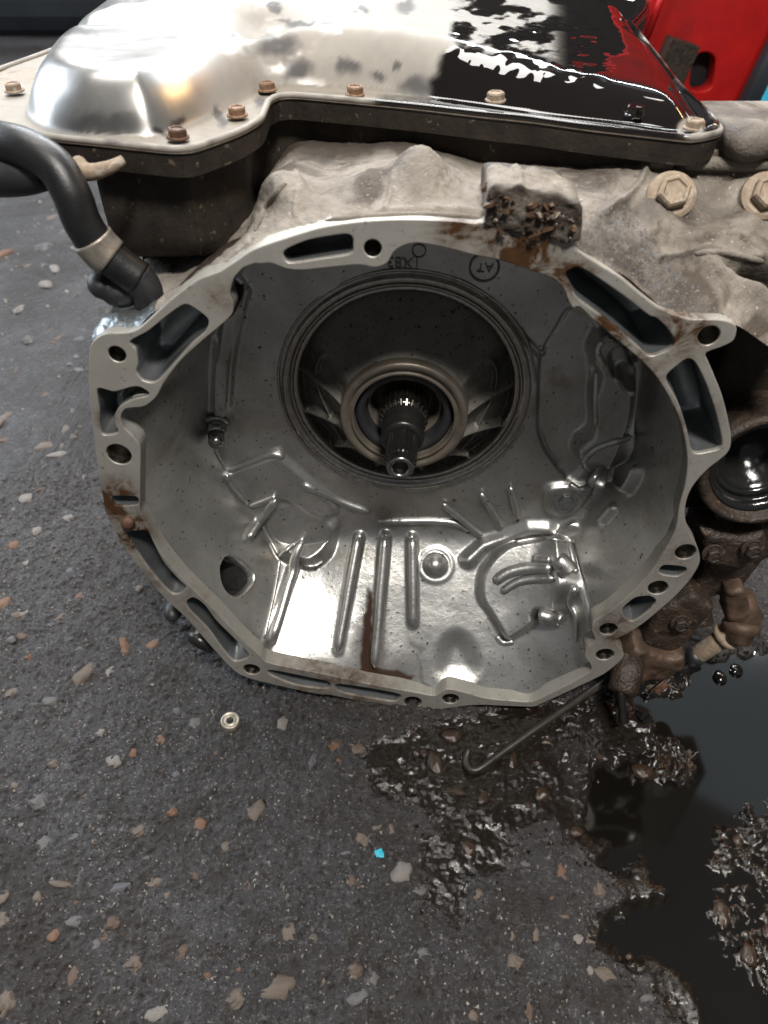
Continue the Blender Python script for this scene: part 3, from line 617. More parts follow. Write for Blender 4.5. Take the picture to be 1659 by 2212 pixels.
RIBS = [  # path, radius at ends (m), lift
 (Z(4, (895, 1010), (965, 1135)), .0012, .0012, 0), (Z(4, (968, 1140), (1100, 1088), (1240, 1035), (1312, 1058)), .0024, .0030, .0004), (Z(4, (970, 1150), (985, 1210), (1100, 1345)), .0017, .0017, .0003), (Z(4, (1105, 1345), (1265, 1283)), .0018, .0026, .0006),
 (Z(4, (1265, 1285), (1085, 1540)), .0032, .0026, .0036), (Z(4, (1180, 1460), (1280, 1640)), .0016, .0016, .0002), (Z(4, (1285, 1640), (1430, 1532)), .0017, .0024, .0008), (Z(7, (1245, 300), (1015, 925)), .0037, .0038, .0042), (Z(7, (1540, 295), (1425, 915)), .0036, .0032, .0036),
 (Z(8, (300, 290), (240, 1000)), .0040, .0036, .0042), (Z(8, (447, 298), (450, 768)), .0040, .0040, .0034), (Z(7, (1110, 405), (1078, 600), (1005, 925)), .0013, .0012, .0003), (Z(8, (612, 102), (840, 290)), .0020, .0034, .0020), (Z(8, (820, 45), (940, 232)), .0022, .0034, .0020), (Z(8, (980, 12), (1020, 182)), .0022, .0034, .0018),
 (Z(8, (255, 208), (400, 208), (560, 206), (700, 222), (755, 268)), .0030, .0028, .0002), (Z(7, (1230, 5), (1330, 50), (1480, 118), (1605, 160)), .0030, .0030, .0), (Z(8, (890, 545), (960, 492), (1080, 464), (1215, 466)), .0042, .0046, .0006), (Z(8, (930, 600), (1000, 550), (1080, 526), (1222, 520)), .0032, .0036, .0006), (Z(8, (1100, 415), (1212, 422)), .0036, .0040, .0004),
 (Z(8, (1236, 425), (1284, 505)), .0066, .0066, .0060), (Z(8, (1140, 688), (1210, 705), (1285, 745)), .0052, .0056, .0040), (Z(8, (1292, 322), (1335, 500)), .0026, .0026, .0006), (Z(8, (1340, 560), (1300, 640), (1340, 720), (1338, 870)), .0034, .0016, .0004),
 (Z(6, (740, 340), (665, 380), (650, 440), (690, 515)), .0020, .0020, .0002), (Z(6, (640, 545), (635, 700), (640, 870)), .0018, .0018, .0), (Z(6, (560, 1085), (620, 1010), (740, 962), (850, 932)), .0022, .0026, .0004), (Z(6, (600, 1235), (640, 1165), (690, 1112)), .0026, .0026, .0006), (Z(6, (475, 1215), (540, 1248), (600, 1228)), .0024, .0024, .0004),
 (Z(8, (1000, 325), (1150, 303), (1285, 322)), .0016, .0016, .0), (Z(8, (905, 830), (940, 868), (1000, 862)), .0024, .0026, .0006), (Z(7, (1240, 452), (1300, 452), (1345, 425)), .0016, .0016, .0002)]
# cast-surface waviness
disp += fbm(bpx[:, 0]*.007, bpx[:, 1]*.007, 40, 2)*.0065+fbm(bpx[:, 0]*.05, bpx[:, 1]*.05, 44, 3)*.00035
oil = np.zeros(len(bpx))
wob = np.stack([fbm(bpx[:, 0]*.05, bpx[:, 1]*.05, 60, 3), fbm(bpx[:, 0]*.05, bpx[:, 1]*.05, 66, 3)], 1)*14
def stainpoly(poly, a, soft):
    i = sel(poly, 40); oil[i] = np.maximum(oil[i], a*S((soft*.5-sdf(bpx[i]+wob[i], np.array(poly)))/soft))
stainpoly(Z(8, (205, 575), (232, 600), (236, 900), (240, 990), (330, 1030), (400, 1070), (380, 1110), (260, 1100), (165, 1030), (160, 900), (185, 700)), .97, 12)
stainpoly(Z(8, (215, 590), (300, 640), (310, 1010), (460, 1060), (470, 1130), (260, 1130), (120, 1060), (120, 860), (170, 640)), .35, 30)
stainpoly(Z(8, (480, 900), (510, 1080), (555, 1140), (500, 1150), (480, 1050)), .6, 12)
stainpoly(Z(8, (420, 850), (520, 900), (500, 930), (440, 880)), .45, 14)
stainpoly(Z(8, (0, 1030), (200, 1075), (330, 1105), (330, 1125), (0, 1050)), .7, 8)
stainpoly([(798, 1425), (830, 1440), (868, 1448), (892, 1462), (884, 1484), (800, 1470), (770, 1450)], .95, 10)
stainpoly([(570, 1400), (700, 1415), (800, 1420), (900, 1400), (960, 1450), (900, 1490), (700, 1460), (580, 1435)], .16, 40)
stainpoly(Z(8, (265, 820), (300, 830), (300, 1000), (262, 1010)), .5, 14)
hole_m = Z(4, (965, 1690), (1000, 1668), (1100, 1745), (1100, 1795), (1038, 1850), (985, 1830), (960, 1760))
disp_g = disp.reshape(NT, NR)
for _ in range(3):
    disp_g = .5*disp_g+.25*(np.roll(disp_g, 1, 0)+np.roll(disp_g, -1, 0))
    e_ = np.concatenate([disp_g[:, :1], disp_g, disp_g[:, -1:]], 1); disp_g = .5*disp_g+.25*(e_[:, :-2]+e_[:, 2:])
B = B+Nn*disp_g[..., None]
bowl = put('bell_interior', B.reshape(-1, 3), gridf(NT, NR, True, True), M['cast'], TR, True, {'oil': oil})
bowl['label'] = 'bare cast aluminium bell housing interior with ribs, bosses and brown oil streaks'
from mathutils.bvhtree import BVHTree
bvh = BVHTree.FromPolygons([tuple(p) for p in B.reshape(-1, 3)], gridf(NT, NR, True).tolist())
def hit(px):
    d = Vector(rays([px])[0]).normalized(); loc, nor, *_ = bvh.ray_cast(Vector(CP), d)
    if loc is None: loc = Vector(on_w([px], WB)[0]); nor = Vector(FW)
    if nor.dot(d) > 0: nor = -nor
    return np.array(loc), np.array(nor)
for pts, ra_, rb_, lf in RIBS:
    q = smooth_loop(pts, 26, False, .5); hn = [hit(p) for p in q]; L_ = np.array([h[0] for h in hn]); n_s = np.array([h[1] for h in hn])
    for _ in range(4): L_[1:-1] = (L_[:-2]+2*L_[1:-1]+L_[2:])/4; n_s[1:-1] = (n_s[:-2]+2*n_s[1:-1]+n_s[2:])/4
    n_s /= np.linalg.norm(n_s, axis=1, keepdims=True); tq = np.linspace(-1, 1, 26)
    lf = lf*1.35; rad = 1.22*(ra_+(rb_-ra_)*(tq+1)/2)*np.sqrt(np.clip(1-np.abs(tq)**14, .02, 1))
    V_, F_ = tube(L_+n_s*lf, rad, 14); o_ = put('rib', V_, F_, M['cast'], bowl, True, {'oil': np.zeros(len(V_))})
# bolts inside the bell
l, n_ = hit(Z(8, (1282, 98))[0]); V_, F_ = hexhead(l-n_*.001, FW*.8+np.array([0, 0, .3]), .0062, .006, .0105, False); put('cover_bolt', V_, F_, M['steel'], bowl, False)
l, n_ = hit(Z(4, (905, 850))[0]); ax = np.array([0.10, -.9, -.45])
V_, F_ = merge(hexhead(l, ax, .0085, .010, .011, False), lathe([(.0066, .009), (.0066, .019), (.005, .0215), (.002, .0225)], l, ax, 24)); put('guide_bolt', V_, F_, M['steel'], bowl, True)
# dark drain window in the left wall
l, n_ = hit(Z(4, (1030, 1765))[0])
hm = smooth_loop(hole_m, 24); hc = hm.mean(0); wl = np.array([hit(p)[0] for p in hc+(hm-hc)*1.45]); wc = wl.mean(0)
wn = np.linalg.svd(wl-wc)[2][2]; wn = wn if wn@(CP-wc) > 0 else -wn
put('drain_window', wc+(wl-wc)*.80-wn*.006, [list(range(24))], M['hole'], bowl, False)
# ---------- pump ring, dish and hub (turned parts about the input axis)
RC = fr(rc[0], rc[1], 0)
prof = [(1.06, WB-.004), (1.055, WB+.0005), (1.035, WB+.0010), (1.030, WB-.003), (1.015, WB-.003), (1.01, WB+.0035), (.985, WB+.0042), (.95, WB+.0036), (.945, WB+.000), (.925, WB+.000), (.92, WB+.0015), (.885, WB+.0010), (.875, WB-.003), (.87, WB-.02)]
V_, F_ = lathe([(r*RR, w) for r, w in prof], RC, FW, 160, (False, False)); ring = put('pump_ring', V_, F_, M['bore'], TR, True)
# axis points by image height
def w_at(ypx):
    ws = np.linspace(-.2, .2, 4001); y = proj(fr(np.full_like(ws, rc[0]), np.full_like(ws, rc[1]), ws))[:, 1]; return float(np.interp(ypx, y, ws))
WH, WT, WC = w_at(905), w_at(1012), w_at(940)
RH = 347*.3968/FPX*((fr(rc[0], rc[1], WH)-CP)@CF); RHI = RH*.785
ND, MD = 420, 90
a = np.arange(ND)*2*np.pi/ND; s = np.linspace(0, 1, MD)
rr = RH*.97+(RR*.885-RH*.97)*s
zb = WH-.003+(WB-.006-WH)*(s**.8)
Rg = np.broadcast_to(rr, (ND, MD)); Ag = np.broadcast_to(a[:, None], (ND, MD))
# six ribs with pockets between them, on the sides and below (the top stays a smooth cone)
wgt = S((.55-np.sin(Ag))/.25)
ph = np.abs(((Ag*13/(2*np.pi)+.35) % 1)-.5)
mid_ = 1-.8*np.exp(-((s[None]-.55-.12*np.sin(Ag*5))/.05)**2)
pk = S((ph-.035)/.03)*S((s[None]-.02)/.06)*S((.98-s[None])/.04)*wgt*mid_*(.45+.55*vn(np.floor(Ag*13/(2*np.pi)+.35)*3.1+.5, np.floor(s[None]+.45)+.5, 5))
Zg = zb[None]-.012*pk+.003*wgt*S((.06-ph)/.03)
Dv = fr(rc[0]+Rg*np.cos(Ag), rc[1]+Rg*np.sin(Ag), Zg)
dish = put('pump_cover', Dv.reshape(-1, 3), gridf(ND, MD, True), M['cast_dark'], TR)
prof = [(RH*1.02, WH-.012), (RH*1.0, WH-.001), (RH*.985, WH+.0005), (RH*.90, WH+.0008), (RH*.88, WH-.0012), (RH*.845, WH-.0012), (RH*.83, WH+.0002), (RHI*1.01, WH+.0002), (RHI, WH-.001), (RHI, WH-.014), (RHI*.80, WH-.018), (RHI*.78, WH-.016), (RHI*.70, WH-.016), (RHI*.68, WH-.03), (RHI*.55, WH-.034)]
V_, F_ = lathe(prof, RC, FW, 128, (False, True)); put('pump_hub', V_, F_, M['hub'], TR)
prof = [(RHI*.99, WH-.016), (RHI*.97, WH-.006), (RHI*.90, WH-.0045), (RHI*.80, WH-.006), (RHI*.76, WH-.013), (RHI*.72, WH-.02)]
V_, F_ = lathe(prof, RC, FW, 96, (False, False)); put('oil_seal', V_, F_, M['rubber'], TR)
# splined shafts
def spline_bar(r, teeth, dep, w0, w1, name, mat, parent, cham=.002):
    n = teeth*8; t = np.arange(n)*2*np.pi/n
    prof = .5+.5*np.clip(np.cos(t*teeth)*2.2, -1, 1)
    rows = [(w0, 0), (w1-cham, 0), (w1, 1)]
    V = np.zeros((n, 3, 3))
    for k, (w, c) in enumerate(rows):
        rad = (r-dep*(1-prof))*(1-c*.0)-c*cham*.8
        V[:, k] = fr(rc[0]+rad*np.cos(t), rc[1]+rad*np.sin(t), w)
    F = gridf(n, 3, True).tolist(); F.append([i*3+2 for i in range(n)]); return put(name, V.reshape(-1, 3), F, mat, parent, False)
px2m = lambda p, w: p/FPX*((fr(rc[0], rc[1], w)-CP)@CF)
r_st = px2m(55, WC); r_sh = px2m(35, WT)
st = spline_bar(r_st, 26, .0024, WH-.03, w_at(912), 'stator_shaft', M['bore'], TR, .0035)
V_, F_ = lathe([(r_st*.84, w_at(895)), (r_st*.84, w_at(948)), (r_st*.78, w_at(951)), (r_sh*1.02, w_at(952))], RC, FW, 64, (False, True)); put('stator_sleeve', V_, F_, M['steel_dark'], st)
sh = spline_bar(r_sh*1.0, 22, .0014, w_at(940), w_at(1000), 'input_shaft', M['steel_dark'], TR, .001)
wt = w_at(1000); V_, F_ = lathe([(r_sh*.90, wt-.0005), (r_sh*.88, wt+.002), (r_sh*.84, WT-.0005), (r_sh*.78, WT+.0006), (r_sh*.56, WT+.0004), (r_sh*.50, WT-.001), (r_sh*.47, WT-.016), (.0003, WT-.018)], RC, FW, 64, (False, False)); put('shaft_tip', V_, F_, M['steel'], sh)
# cast marks on the back wall: upside-down lettering and two round foundry marks
def castmark(body, px, size, rot):
    cu = bpy.data.curves.new('m', 'FONT'); cu.body = body; cu.size = 1; cu.extrude = .04; cu.align_x = 'CENTER'; cu.align_y = 'CENTER'
    ob = bpy.data.objects.new('m', cu); col.objects.link(ob); me = bpy.data.meshes.new_from_object(ob.evaluated_get(bpy.context.evaluated_depsgraph_get())); bpy.data.objects.remove(ob)
    V = np.array([v.co[:] for v in me.vertices]); F = [list(p.vertices) for p in me.polygons]; bpy.data.meshes.remove(me)
    l, _ = hit(px); q = uvw(l)[0]; c, s_ = math.cos(rot), math.sin(rot)
    o = put('casting_mark', fr(q[0]+size*(V[:, 0]*c-V[:, 1]*s_), q[1]+size*(V[:, 0]*s_+V[:, 1]*c), q[2]+size*.6*V[:, 2]+.0009), F, M['cast_dark'], bowl, False); return l
castmark('1X83', (872, 566), .0105, math.pi)
castmark('AT', (1048, 577), .009, math.pi)
for pc, r in (((1046, 577), .0105), ((905, 541), .0048)):
    l, _ = hit(pc); V_, F_ = lathe([(r, -.001), (r, .0012), (r*.86, .0012), (r*.86, -.001)], l, FW, 40, (False, False)); put('foundry_ring', V_, F_, M['cast_dark'], bowl)
# rust stud and grime nub on the left of the flange
P = on_w(Z(4, (385, 1440)), 0)[0]; V_, F_ = lathe([(.0052, -.004), (.0050, .003), (.0040, .0045), (.001, .005)], P, FW*.7+np.array([0.1, 0, .5]), 18); put('dowel_pin', V_, F_, M['rust'], flange)
# ---------- outside of the housing
def cols(rows, n):
    A = np.array(rows, float); return smooth_loop(A, n, False, .5)
deck_rows = [  # front px, w, back px, w
 (196, 745, -.004, 222, 700, -.03), (224, 721, -.004, 236, 682, -.03), (275, 717, -.004, 300, 668, -.03), (301, 709, -.004, 322, 664, -.03), (338, 673, -.004, 352, 650, -.035), (436, 611, -.004, 432, 588, -.05), (509, 564, -.004, 500, 533, -.06), (548, 538, -.004, 533, 503, -.07), (621, 513, -.004, 560, 440, -.085),
 (694, 491, -.004, 610, 385, -.095), (767, 480, -.004, 710, 374, -.10), (840, 474, -.004, 800, 366, -.10), (912, 474, -.004, 900, 362, -.10), (985, 477, -.004, 985, 380, -.10), (1040, 482, -.004, 1055, 392, -.10), (1150, 500, -.004, 1160, 390, -.10), (1241, 534, -.004, 1290, 368, -.11), (1290, 570, -.004, 1350, 358, -.11), (1346, 596, -.004, 1400, 352, -.112),
 (1388, 630, -.004, 1440, 347, -.115), (1456, 683, -.004, 1520, 339, -.12), (1540, 691, -.004, 1590, 330, -.12), (1592, 705, -.004, 1659, 322, -.125), (1662, 752, -.004, 1760, 316, -.13), (1740, 800, -.004, 1880, 312, -.13)]
NC, MR = 620, 150
D = cols(deck_rows, NC)
t = np.linspace(0, 1, MR)
fpos = on_w(D[:, :2], D[:, 2]); bpos = on_w(D[:, 3:5], D[:, 5])
ext = bpos+np.array([0, .13, -.006])
G = np.zeros((NC, MR, 3))
for j, tj in enumerate(t):
    if tj < .72: q = tj/.72; G[:, j] = fpos*(1-q)+bpos*q; G[:, j, 2] += .004*math.sin(math.pi*q)
    else: q = (tj-.72)/.28; G[:, j] = bpos*(1-q)+ext*q
dn = gnormal(G, False)
if dn[:, :, 2].mean() < 0: dn = -dn
dpx = proj(G).reshape(-1, 2); dd = np.zeros(len(dpx))
def dsel(c, m): c = np.asarray(c, float); return np.where((np.abs(dpx-c) < m).all(1))[0]
def bump_(c, rx, ry, h, rot=0.0, pw=1.0):
    i = dsel(c, max(rx, ry)*2.2); q = dpx[i]-np.array(c); cr, sr = math.cos(rot), math.sin(rot)
    e = ((q[:, 0]*cr+q[:, 1]*sr)/rx)**2+((-q[:, 0]*sr+q[:, 1]*cr)/ry)**2; dd[i] += h*np.exp(-e**pw)
def dridge(pts, hw, h):
    p = np.asarray(pts); i = np.where((dpx[:, 0] > p[:, 0].min()-hw*3) & (dpx[:, 0] < p[:, 0].max()+hw*3) & (dpx[:, 1] > p[:, 1].min()-hw*3) & (dpx[:, 1] < p[:, 1].max()+hw*3))[0]
    dd[i] += h*np.exp(-(dpoly(dpx[i], p)/hw)**2)
bump_((622, 420), 42, 34, .012); bump_((905, 395), 62, 34, .019); bump_((800, 400), 40, 26, .004)
dridge([(640, 520), (760, 472), (900, 460), (1040, 468)], 12, .0035)
bump_((1150, 440), 120, 60, .003); bump_((1330, 520), 60, 70, .004)
dridge([(1400, 350), (1460, 352), (1560, 356), (1700, 356)], 12, .010); dridge([(1470, 376), (1560, 378), (1640, 376)], 9, -.005)
dridge([(1300, 470), (1340, 440), (1380, 400), (1400, 360)], 7, .004); dridge([(1420, 560), (1520, 540), (1640, 560)], 8, .004); dridge([(640, 470), (660, 420), (640, 380)], 6, .002); dridge([(830, 460), (850, 410)], 6, .002)
bump_((1447, 428), 62, 48, .006); bump_((1660, 420), 60, 48, .006); bump_((1555, 440), 42, 34, -.006)
bump_((1370, 455), 26, 40, -.007); bump_((1500, 500), 80, 26, .003, .2)
dridge([(1530, 560), (1600, 600), (1680, 680)], 20, .006); bump_((1600, 575), 44, 22, -.010, .3); bump_((1650, 598), 46, 18, -.030, .2, 2)
bump_((1610, 325), 34, 18, .010)
dd += fbm(dpx[:, 0]*.02, dpx[:, 1]*.02, 70, 4)*.0035+fbm(dpx[:, 0]*.09, dpx[:, 1]*.09, 75, 3)*.0014
grease = np.zeros(len(dpx))
def gz_(poly, a, soft):
    global grease
    q = dpx+np.stack([fbm(dpx[:, 0]*.03, dpx[:, 1]*.03, 80, 4), fbm(dpx[:, 0]*.03, dpx[:, 1]*.03, 85, 4)], 1)*40
    grease = np.maximum(grease, a*S((soft*.5-sdf(q, np.array(poly)))/soft))
gz_([(1240, 520), (1300, 440), (1340, 430), (1400, 500), (1430, 560), (1480, 620), (1560, 700), (1450, 690), (1390, 650), (1385, 605), (1340, 600)], .55, 40)
gz_([(560, 330), (700, 350), (850, 330), (980, 345), (1080, 370), (1400, 330), (1400, 250), (560, 250)], .9, 30)
gz_([(1370, 430), (1400, 420), (1420, 480), (1390, 500)], .6, 30); gz_([(1520, 440), (1600, 440), (1580, 480), (1530, 480)], .5, 30); gz_([(1590, 560), (1700, 560), (1700, 640), (1640, 620)], .95, 24)
G = G+dn*(dd.reshape(NC, MR)*np.clip(t/.05, 0, 1)[None])[..., None]; G[:, :3, 2] += .0006
deck = put('bell_housing', G.reshape(-1, 3), gridf(NC, MR, False, True), M['dust'], TR, True, {'grease': grease})
deck['label'] = 'dust-covered outside of the bell housing casting'
nc_ = int((D[:, 0] < 338).sum()); nr_ = int(MR*.70)
put('machined_ledge', (G[:nc_, :nr_]+dn[:nc_, :nr_]*.0005).reshape(-1, 3), gridf(nc_, nr_, False, True), M['pocket'], deck)
WEBS = [([(1395, 352), (1470, 351), (1560, 355), (1700, 352)], .0045), ([(1500, 548), (1560, 545), (1650, 565)], .0018), ([(552, 500), (580, 440), (618, 395)], .0022), ([(700, 478), (820, 466), (940, 464), (1044, 472)], .0016)]
# skirt: outer wall of the housing behind the flange, all round
n = len(out_uv); cuv = out_uv.mean(0); rows = 5; V = np.zeros((n, rows, 3))
for k_ in range(rows):
    tq = k_/(rows-1); q = cuv+(out_uv-cuv)*(.992-.010*tq); V[:, k_] = fr(q[:, 0], q[:, 1]-.003*tq, -.006-.06*tq)
put('housing_skirt', V.reshape(-1, 3), gridf(n, rows, True), M['brown'], TR)
dvh = BVHTree.FromPolygons([tuple(p) for p in G.reshape(-1, 3)], gridf(NC, MR).tolist())
def dhit(px):
    d_ = Vector(rays([px])[0]).normalized(); l_, n2, *_ = dvh.ray_cast(Vector(CP), d_)
    if l_ is None: return None, None
    n2 = n2 if n2.dot(d_) < 0 else -n2; return np.array(l_), np.array(n2)
for pts, r_ in WEBS:
    hs_ = [dhit(p) for p in smooth_loop(pts, 40, False)]; hs_ = [h for h in hs_ if h[0] is not None]
    if len(hs_) < 8: continue
    L_ = np.array([h[0] for h in hs_]); 
    for _ in range(6): L_[1:-1] = (L_[:-2]+2*L_[1:-1]+L_[2:])/4
    tq = np.linspace(-1, 1, len(L_)); V_, F_ = tube(L_, r_*np.sqrt(np.clip(1-np.abs(tq)**10, .03, 1)), 12); put('cast_web', V_, F_, M['dust'], deck, True, {'grease': np.full(len(V_), .12)})
for p in ((1449, 424), (1652, 425)):
    l, n_ = dhit(p); ax = np.array([-.1, -.75, .65]); V_, F_ = merge(lathe([(.0145, -.006), (.0142, .002), (.012, .0032)], l, ax, 32), hexhead(l+np.array(ax)/1.0*.002, ax, .0098, .008, 0, True, .3)); put('housing_bolt', V_, F_, M['boltdust'], deck, False)
rs = np.random.RandomState(12); gq = []; poly_ = np.array([(1245, 530), (1300, 450), (1345, 440), (1400, 500), (1440, 560), (1500, 620), (1580, 695), (1450, 680), (1390, 640), (1340, 590)])
cand = np.stack([rs.uniform(1240, 1600, 5200), rs.uniform(430, 700, 5200)], 1); cand = cand[inside(cand, poly_)]
for p in cand:
    l, n_ = dhit(p)
    if l is None: continue
    r_ = .0003+.0012*rs.rand()**3; b_ = np.array([[1, 0, -.4], [-.5, .9, -.4], [-.5, -.9, -.4], [.1, .1, .8]])*r_*(1+.6*rs.randn(4, 3)*.4); gq.append((b_+l, [[0, 1, 3], [1, 2, 3], [2, 0, 3]]))
mv, mf = merge(*gq); M['crust'] = surf('grey_grit_crust', (.30, .30, .30), (.08, .078, .075), 160, .2, .2, .5, None, spec=.6)
o_ = put('grit_crust', mv, mf, M['crust'], deck, False); o_['kind'] = 'stuff'
# broken lug caked in mud and oil
Lp = on_w([(1155, 450)], -.006)[0]
vv, ff = [], []
c = curve_plate(loopuv([(1046, 478), (1054, 412), (1072, 398), (1105, 400), (1128, 392), (1136, 404), (1175, 412), (1240, 428), (1257, 448), (1250, 520), (1150, 505), (1055, 490)], 90, .3), [], .034, .0015)
Vl, Fl = remeshed(fr(c[0][:, 0], c[0][:, 1], c[0][:, 2]+.0022), c[1], .0011, 1)
fl_ = S(((Vl-FO)@FW+.004)/.006); nl = fbm(Vl[:, 0]*120, Vl[:, 2]*120, 90, 3)*.0045*fl_+fbm(Vl[:, 0]*420, Vl[:, 2]*420, 95, 2)*.0018*fl_
tp_ = fbm(Vl[:, 0]*150, Vl[:, 1]*150, 97, 3)*.006
Vl = Vl+nl[:, None]*FW+(tp_*(1-fl_*.5))[:, None]*np.array([0, 0, 1.])
lg = np.clip(fl_*1.0-.35*S((fbm(Vl[:, 0]*90, Vl[:, 2]*90, 99, 3)-.02)/.1), 0, 1)
lug = put('broken_lug', Vl, Fl, M['dust'], TR, True, {'grease': lg}); lug['label'] = 'broken top lug of the flange smeared with oily mud'
Vt, Ft = [], []
rs = np.random.RandomState(9)
M['crumb'] = surf('mud_crumbs', (.10, .055, .03), (.025, .018, .013), 150, 0, .15, .5, None, spec=.5, second=((.46, .38, .31), 130, .57))
for q in range(260):
    x = rs.uniform(1052, 1252); top = 408+(x-1060)*.16; y = top+(rs.rand()**1.6)*110
    if y > top+45 and rs.rand() < .5: continue
    r_ = .0004+.0020*rs.rand()**3; b_ = ellipsoid((0, 0, 0), r_*rs.uniform(.6, 2.2), r_, r_*rs.uniform(.4, 1.0), 5, 4); Vt.append(((b_[0]+rs.randn(*b_[0].shape)*r_*.22)@np.array(Matrix.Rotation(rs.uniform(-1, 1), 3, 'Y'))+on_w([(x, y)], .0030 if y > top+14 else -.008)[0]+rs.randn(3)*.0012, b_[1]))
mv, mf = merge(*Vt); cr = put('mud_crumb', mv, mf, M['crumb'], lug, False); cr['kind'] = 'stuff'
# ---------- oil pan (upside down), its rim, the case below it
ZR = .468
RIM = [(-60, 262), (-60, 180), (0, 150), (150, 60), (220, -60), (1330, -60), (1372, 62), (1387, 80), (1400, 98), (1470, 190), (1556, 276), (1545, 292), (1500, 301), (1467, 299), (1274, 277), (1152, 260), (1055, 250), (900, 232), (745, 217), (640, 208), (606, 209), (584, 220), (566, 258), (520, 286), (420, 322), (364, 325), (240, 312), (120, 300), (0, 282)]
rimw = on_z(RIM, ZR)[:, :2]
rimw[4] = (-.26, .98); rimw[5] = (.26, .98); rimw[3] = (-.27, .74)
rim = smooth_loop(rimw, 420, True, .30)
DOM = [(60, 240), (92, 282), (180, 302), (320, 305), (385, 290), (445, 265), (500, 235), (560, 202), (640, 194), (800, 200), (950, 214), (1150, 243), (1350, 266), (1460, 280), (1497, 262), (1440, 165), (1382, 96)]
domw = np.concatenate([on_z(DOM, ZR)[:, :2], [(.205, .92), (-.22, .92), (-.245, .66)]])
dom = smooth_loop(domw, 300, True, .35)
gx_ = np.arange(-.33, .28, .00105); gy_ = np.concatenate([np.arange(.44, .74, .00105), np.arange(.74, 1.0, .004)])
GX, GY = np.meshgrid(gx_, gy_, indexing='ij'); P2 = np.stack([GX.ravel(), GY.ravel()], 1)
sr = sdf(P2, rim); sd = sdf(P2, dom)
x, y = P2.T
# dome height: 36 mm on the left, falling to about 14 mm on the right; a raised second step behind
Hh = .0335-.0185*S((x-.00)/.20)
prof_ = np.clip((-sd+fbm(x*20, y*20, 101, 2)*.006*S(-sd/.01))/.032, 0, 1)
hz = Hh*(1-(1-prof_)**2.3)
hz += .005*S((y-.66-.10*x)/.03)*S((-x-.02)/.10)*S((-sd-.02)/.03)-.007*np.exp(-((y-.645-.25*(x+.2))/.014)**2)*S((-x-.10)/.06)            # step up at the back left
hz -= .015*np.exp(-(((x+.085)/.022)**2))*S((-sd-.012)/.03)*S((.70-y)/.04)   # crease between the two bulges
for bx_, by_ in ((-.105, .72), (-.02, .72), (-.06, .60)): hz += .004*np.exp(-(((x-bx_)/.012)**2+((y-by_)/.014)**2))
hz += .012*np.exp(-(((x-.135-(y-.7)*.25)/.034)**2+((y-.72)/.085)**2))*0
hz += fbm(x*14, y*14, 100, 3)*.004*S(-sd/.03)
lip = .007*np.exp(-((sr+.004)/.0028)**2)*S((x-.17)/.03)                     # upturned lip on the right edge
hz += lip
ppx = proj(np.stack([x, y, ZR+hz], 1))
wobx = np.stack([fbm(ppx[:, 0]*.03, ppx[:, 1]*.04, 110, 4), fbm(ppx[:, 0]*.03, ppx[:, 1]*.04, 118, 4)], 1)*40
wet = S((10-sdf(ppx+wobx*.8, np.array([(812, 222), (812, 208), (915, 212), (922, 190), (948, 150), (960, 100), (965, 40), (975, -40), (1420, -40), (1400, 80), (1575, 270), (1470, 325), (1150, 290), (900, 262), (812, 240)])))/26)
wet = wet*(1-.9*S((34-np.linalg.norm((ppx-np.array([1492, 278]))*np.array([1, 1.2]), axis=1))/12))
wet = wet*(1-.75*S((fbm(ppx[:, 0]*.018, ppx[:, 1]*.05, 145, 4)+.02)/.12)*S((120-ppx[:, 1]+(ppx[:, 0]-960)*.18)/50)*S((1230-ppx[:, 0])/60))
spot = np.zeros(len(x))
for cx, cy, rx, ry in ((640, 148, 34, 26), (748, 146, 24, 22), (818, 163, 20, 12), (862, 140, 9, 9), (388, 259, 13, 11), (345, 285, 14, 10), (896, 190, 38, 26), (475, 258, 9, 22), (558, 225, 14, 14), (590, 15, 22, 12), (785, 16, 22, 12), (880, 10, 26, 14), (140, 68, 70, 12), (300, 15, 110, 13), (640, 46, 50, 8), (595, 95, 45, 28), (220, 270, 110, 26)):  # dark blotches; the wide lower-left one also paints in the dome's dark reflection
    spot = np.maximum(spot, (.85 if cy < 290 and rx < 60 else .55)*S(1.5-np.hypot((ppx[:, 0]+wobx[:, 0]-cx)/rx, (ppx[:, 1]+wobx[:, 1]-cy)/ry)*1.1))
dust = np.clip(S((.0032-hz)/.0022)*.85+.75*S((ppx[:, 0]-400)/120)*S((fbm(ppx[:, 0]*.012, ppx[:, 1]*.02, 130, 4)+.26)/.2), 0, 1)*(1-.0*wet)
hz = hz+wet*(fbm(x*130, y*130, 140, 3)*.0030*S(((ppx[:, 1]*-1)+235-(1600-ppx[:, 0])*.0)/60)*S((1330-ppx[:, 0])/140+.25))   # runny wrinkles of oil
hg = hz.reshape(len(gx_), len(gy_))
for _ in range(4):
    e_ = np.pad(hg, 1, mode='edge'); hg = .25*hg+.125*(e_[:-2, 1:-1]+e_[2:, 1:-1]+e_[1:-1, :-2]+e_[1:-1, 2:])+.0625*(e_[:-2, :-2]+e_[2:, 2:]+e_[:-2, 2:]+e_[2:, :-2])
hz = hg.ravel()
keep = sr < -.0012
idx = -np.ones(len(x), int); idx[keep] = np.arange(keep.sum())
FF = gridf(len(gx_), len(gy_)); FF = FF[keep[FF].all(1)]
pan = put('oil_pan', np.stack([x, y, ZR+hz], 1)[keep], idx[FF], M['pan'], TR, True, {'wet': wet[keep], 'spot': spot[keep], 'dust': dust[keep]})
pan['label'] = 'pressed steel oil pan, dusty and bare on one side, coated in wet black oil on the other'
_c = np.roll(rim, -1, 0)-np.roll(rim, 1, 0); _n = np.stack([_c[:, 1], -_c[:, 0]], 1); _n /= np.linalg.norm(_n, axis=1, keepdims=True)
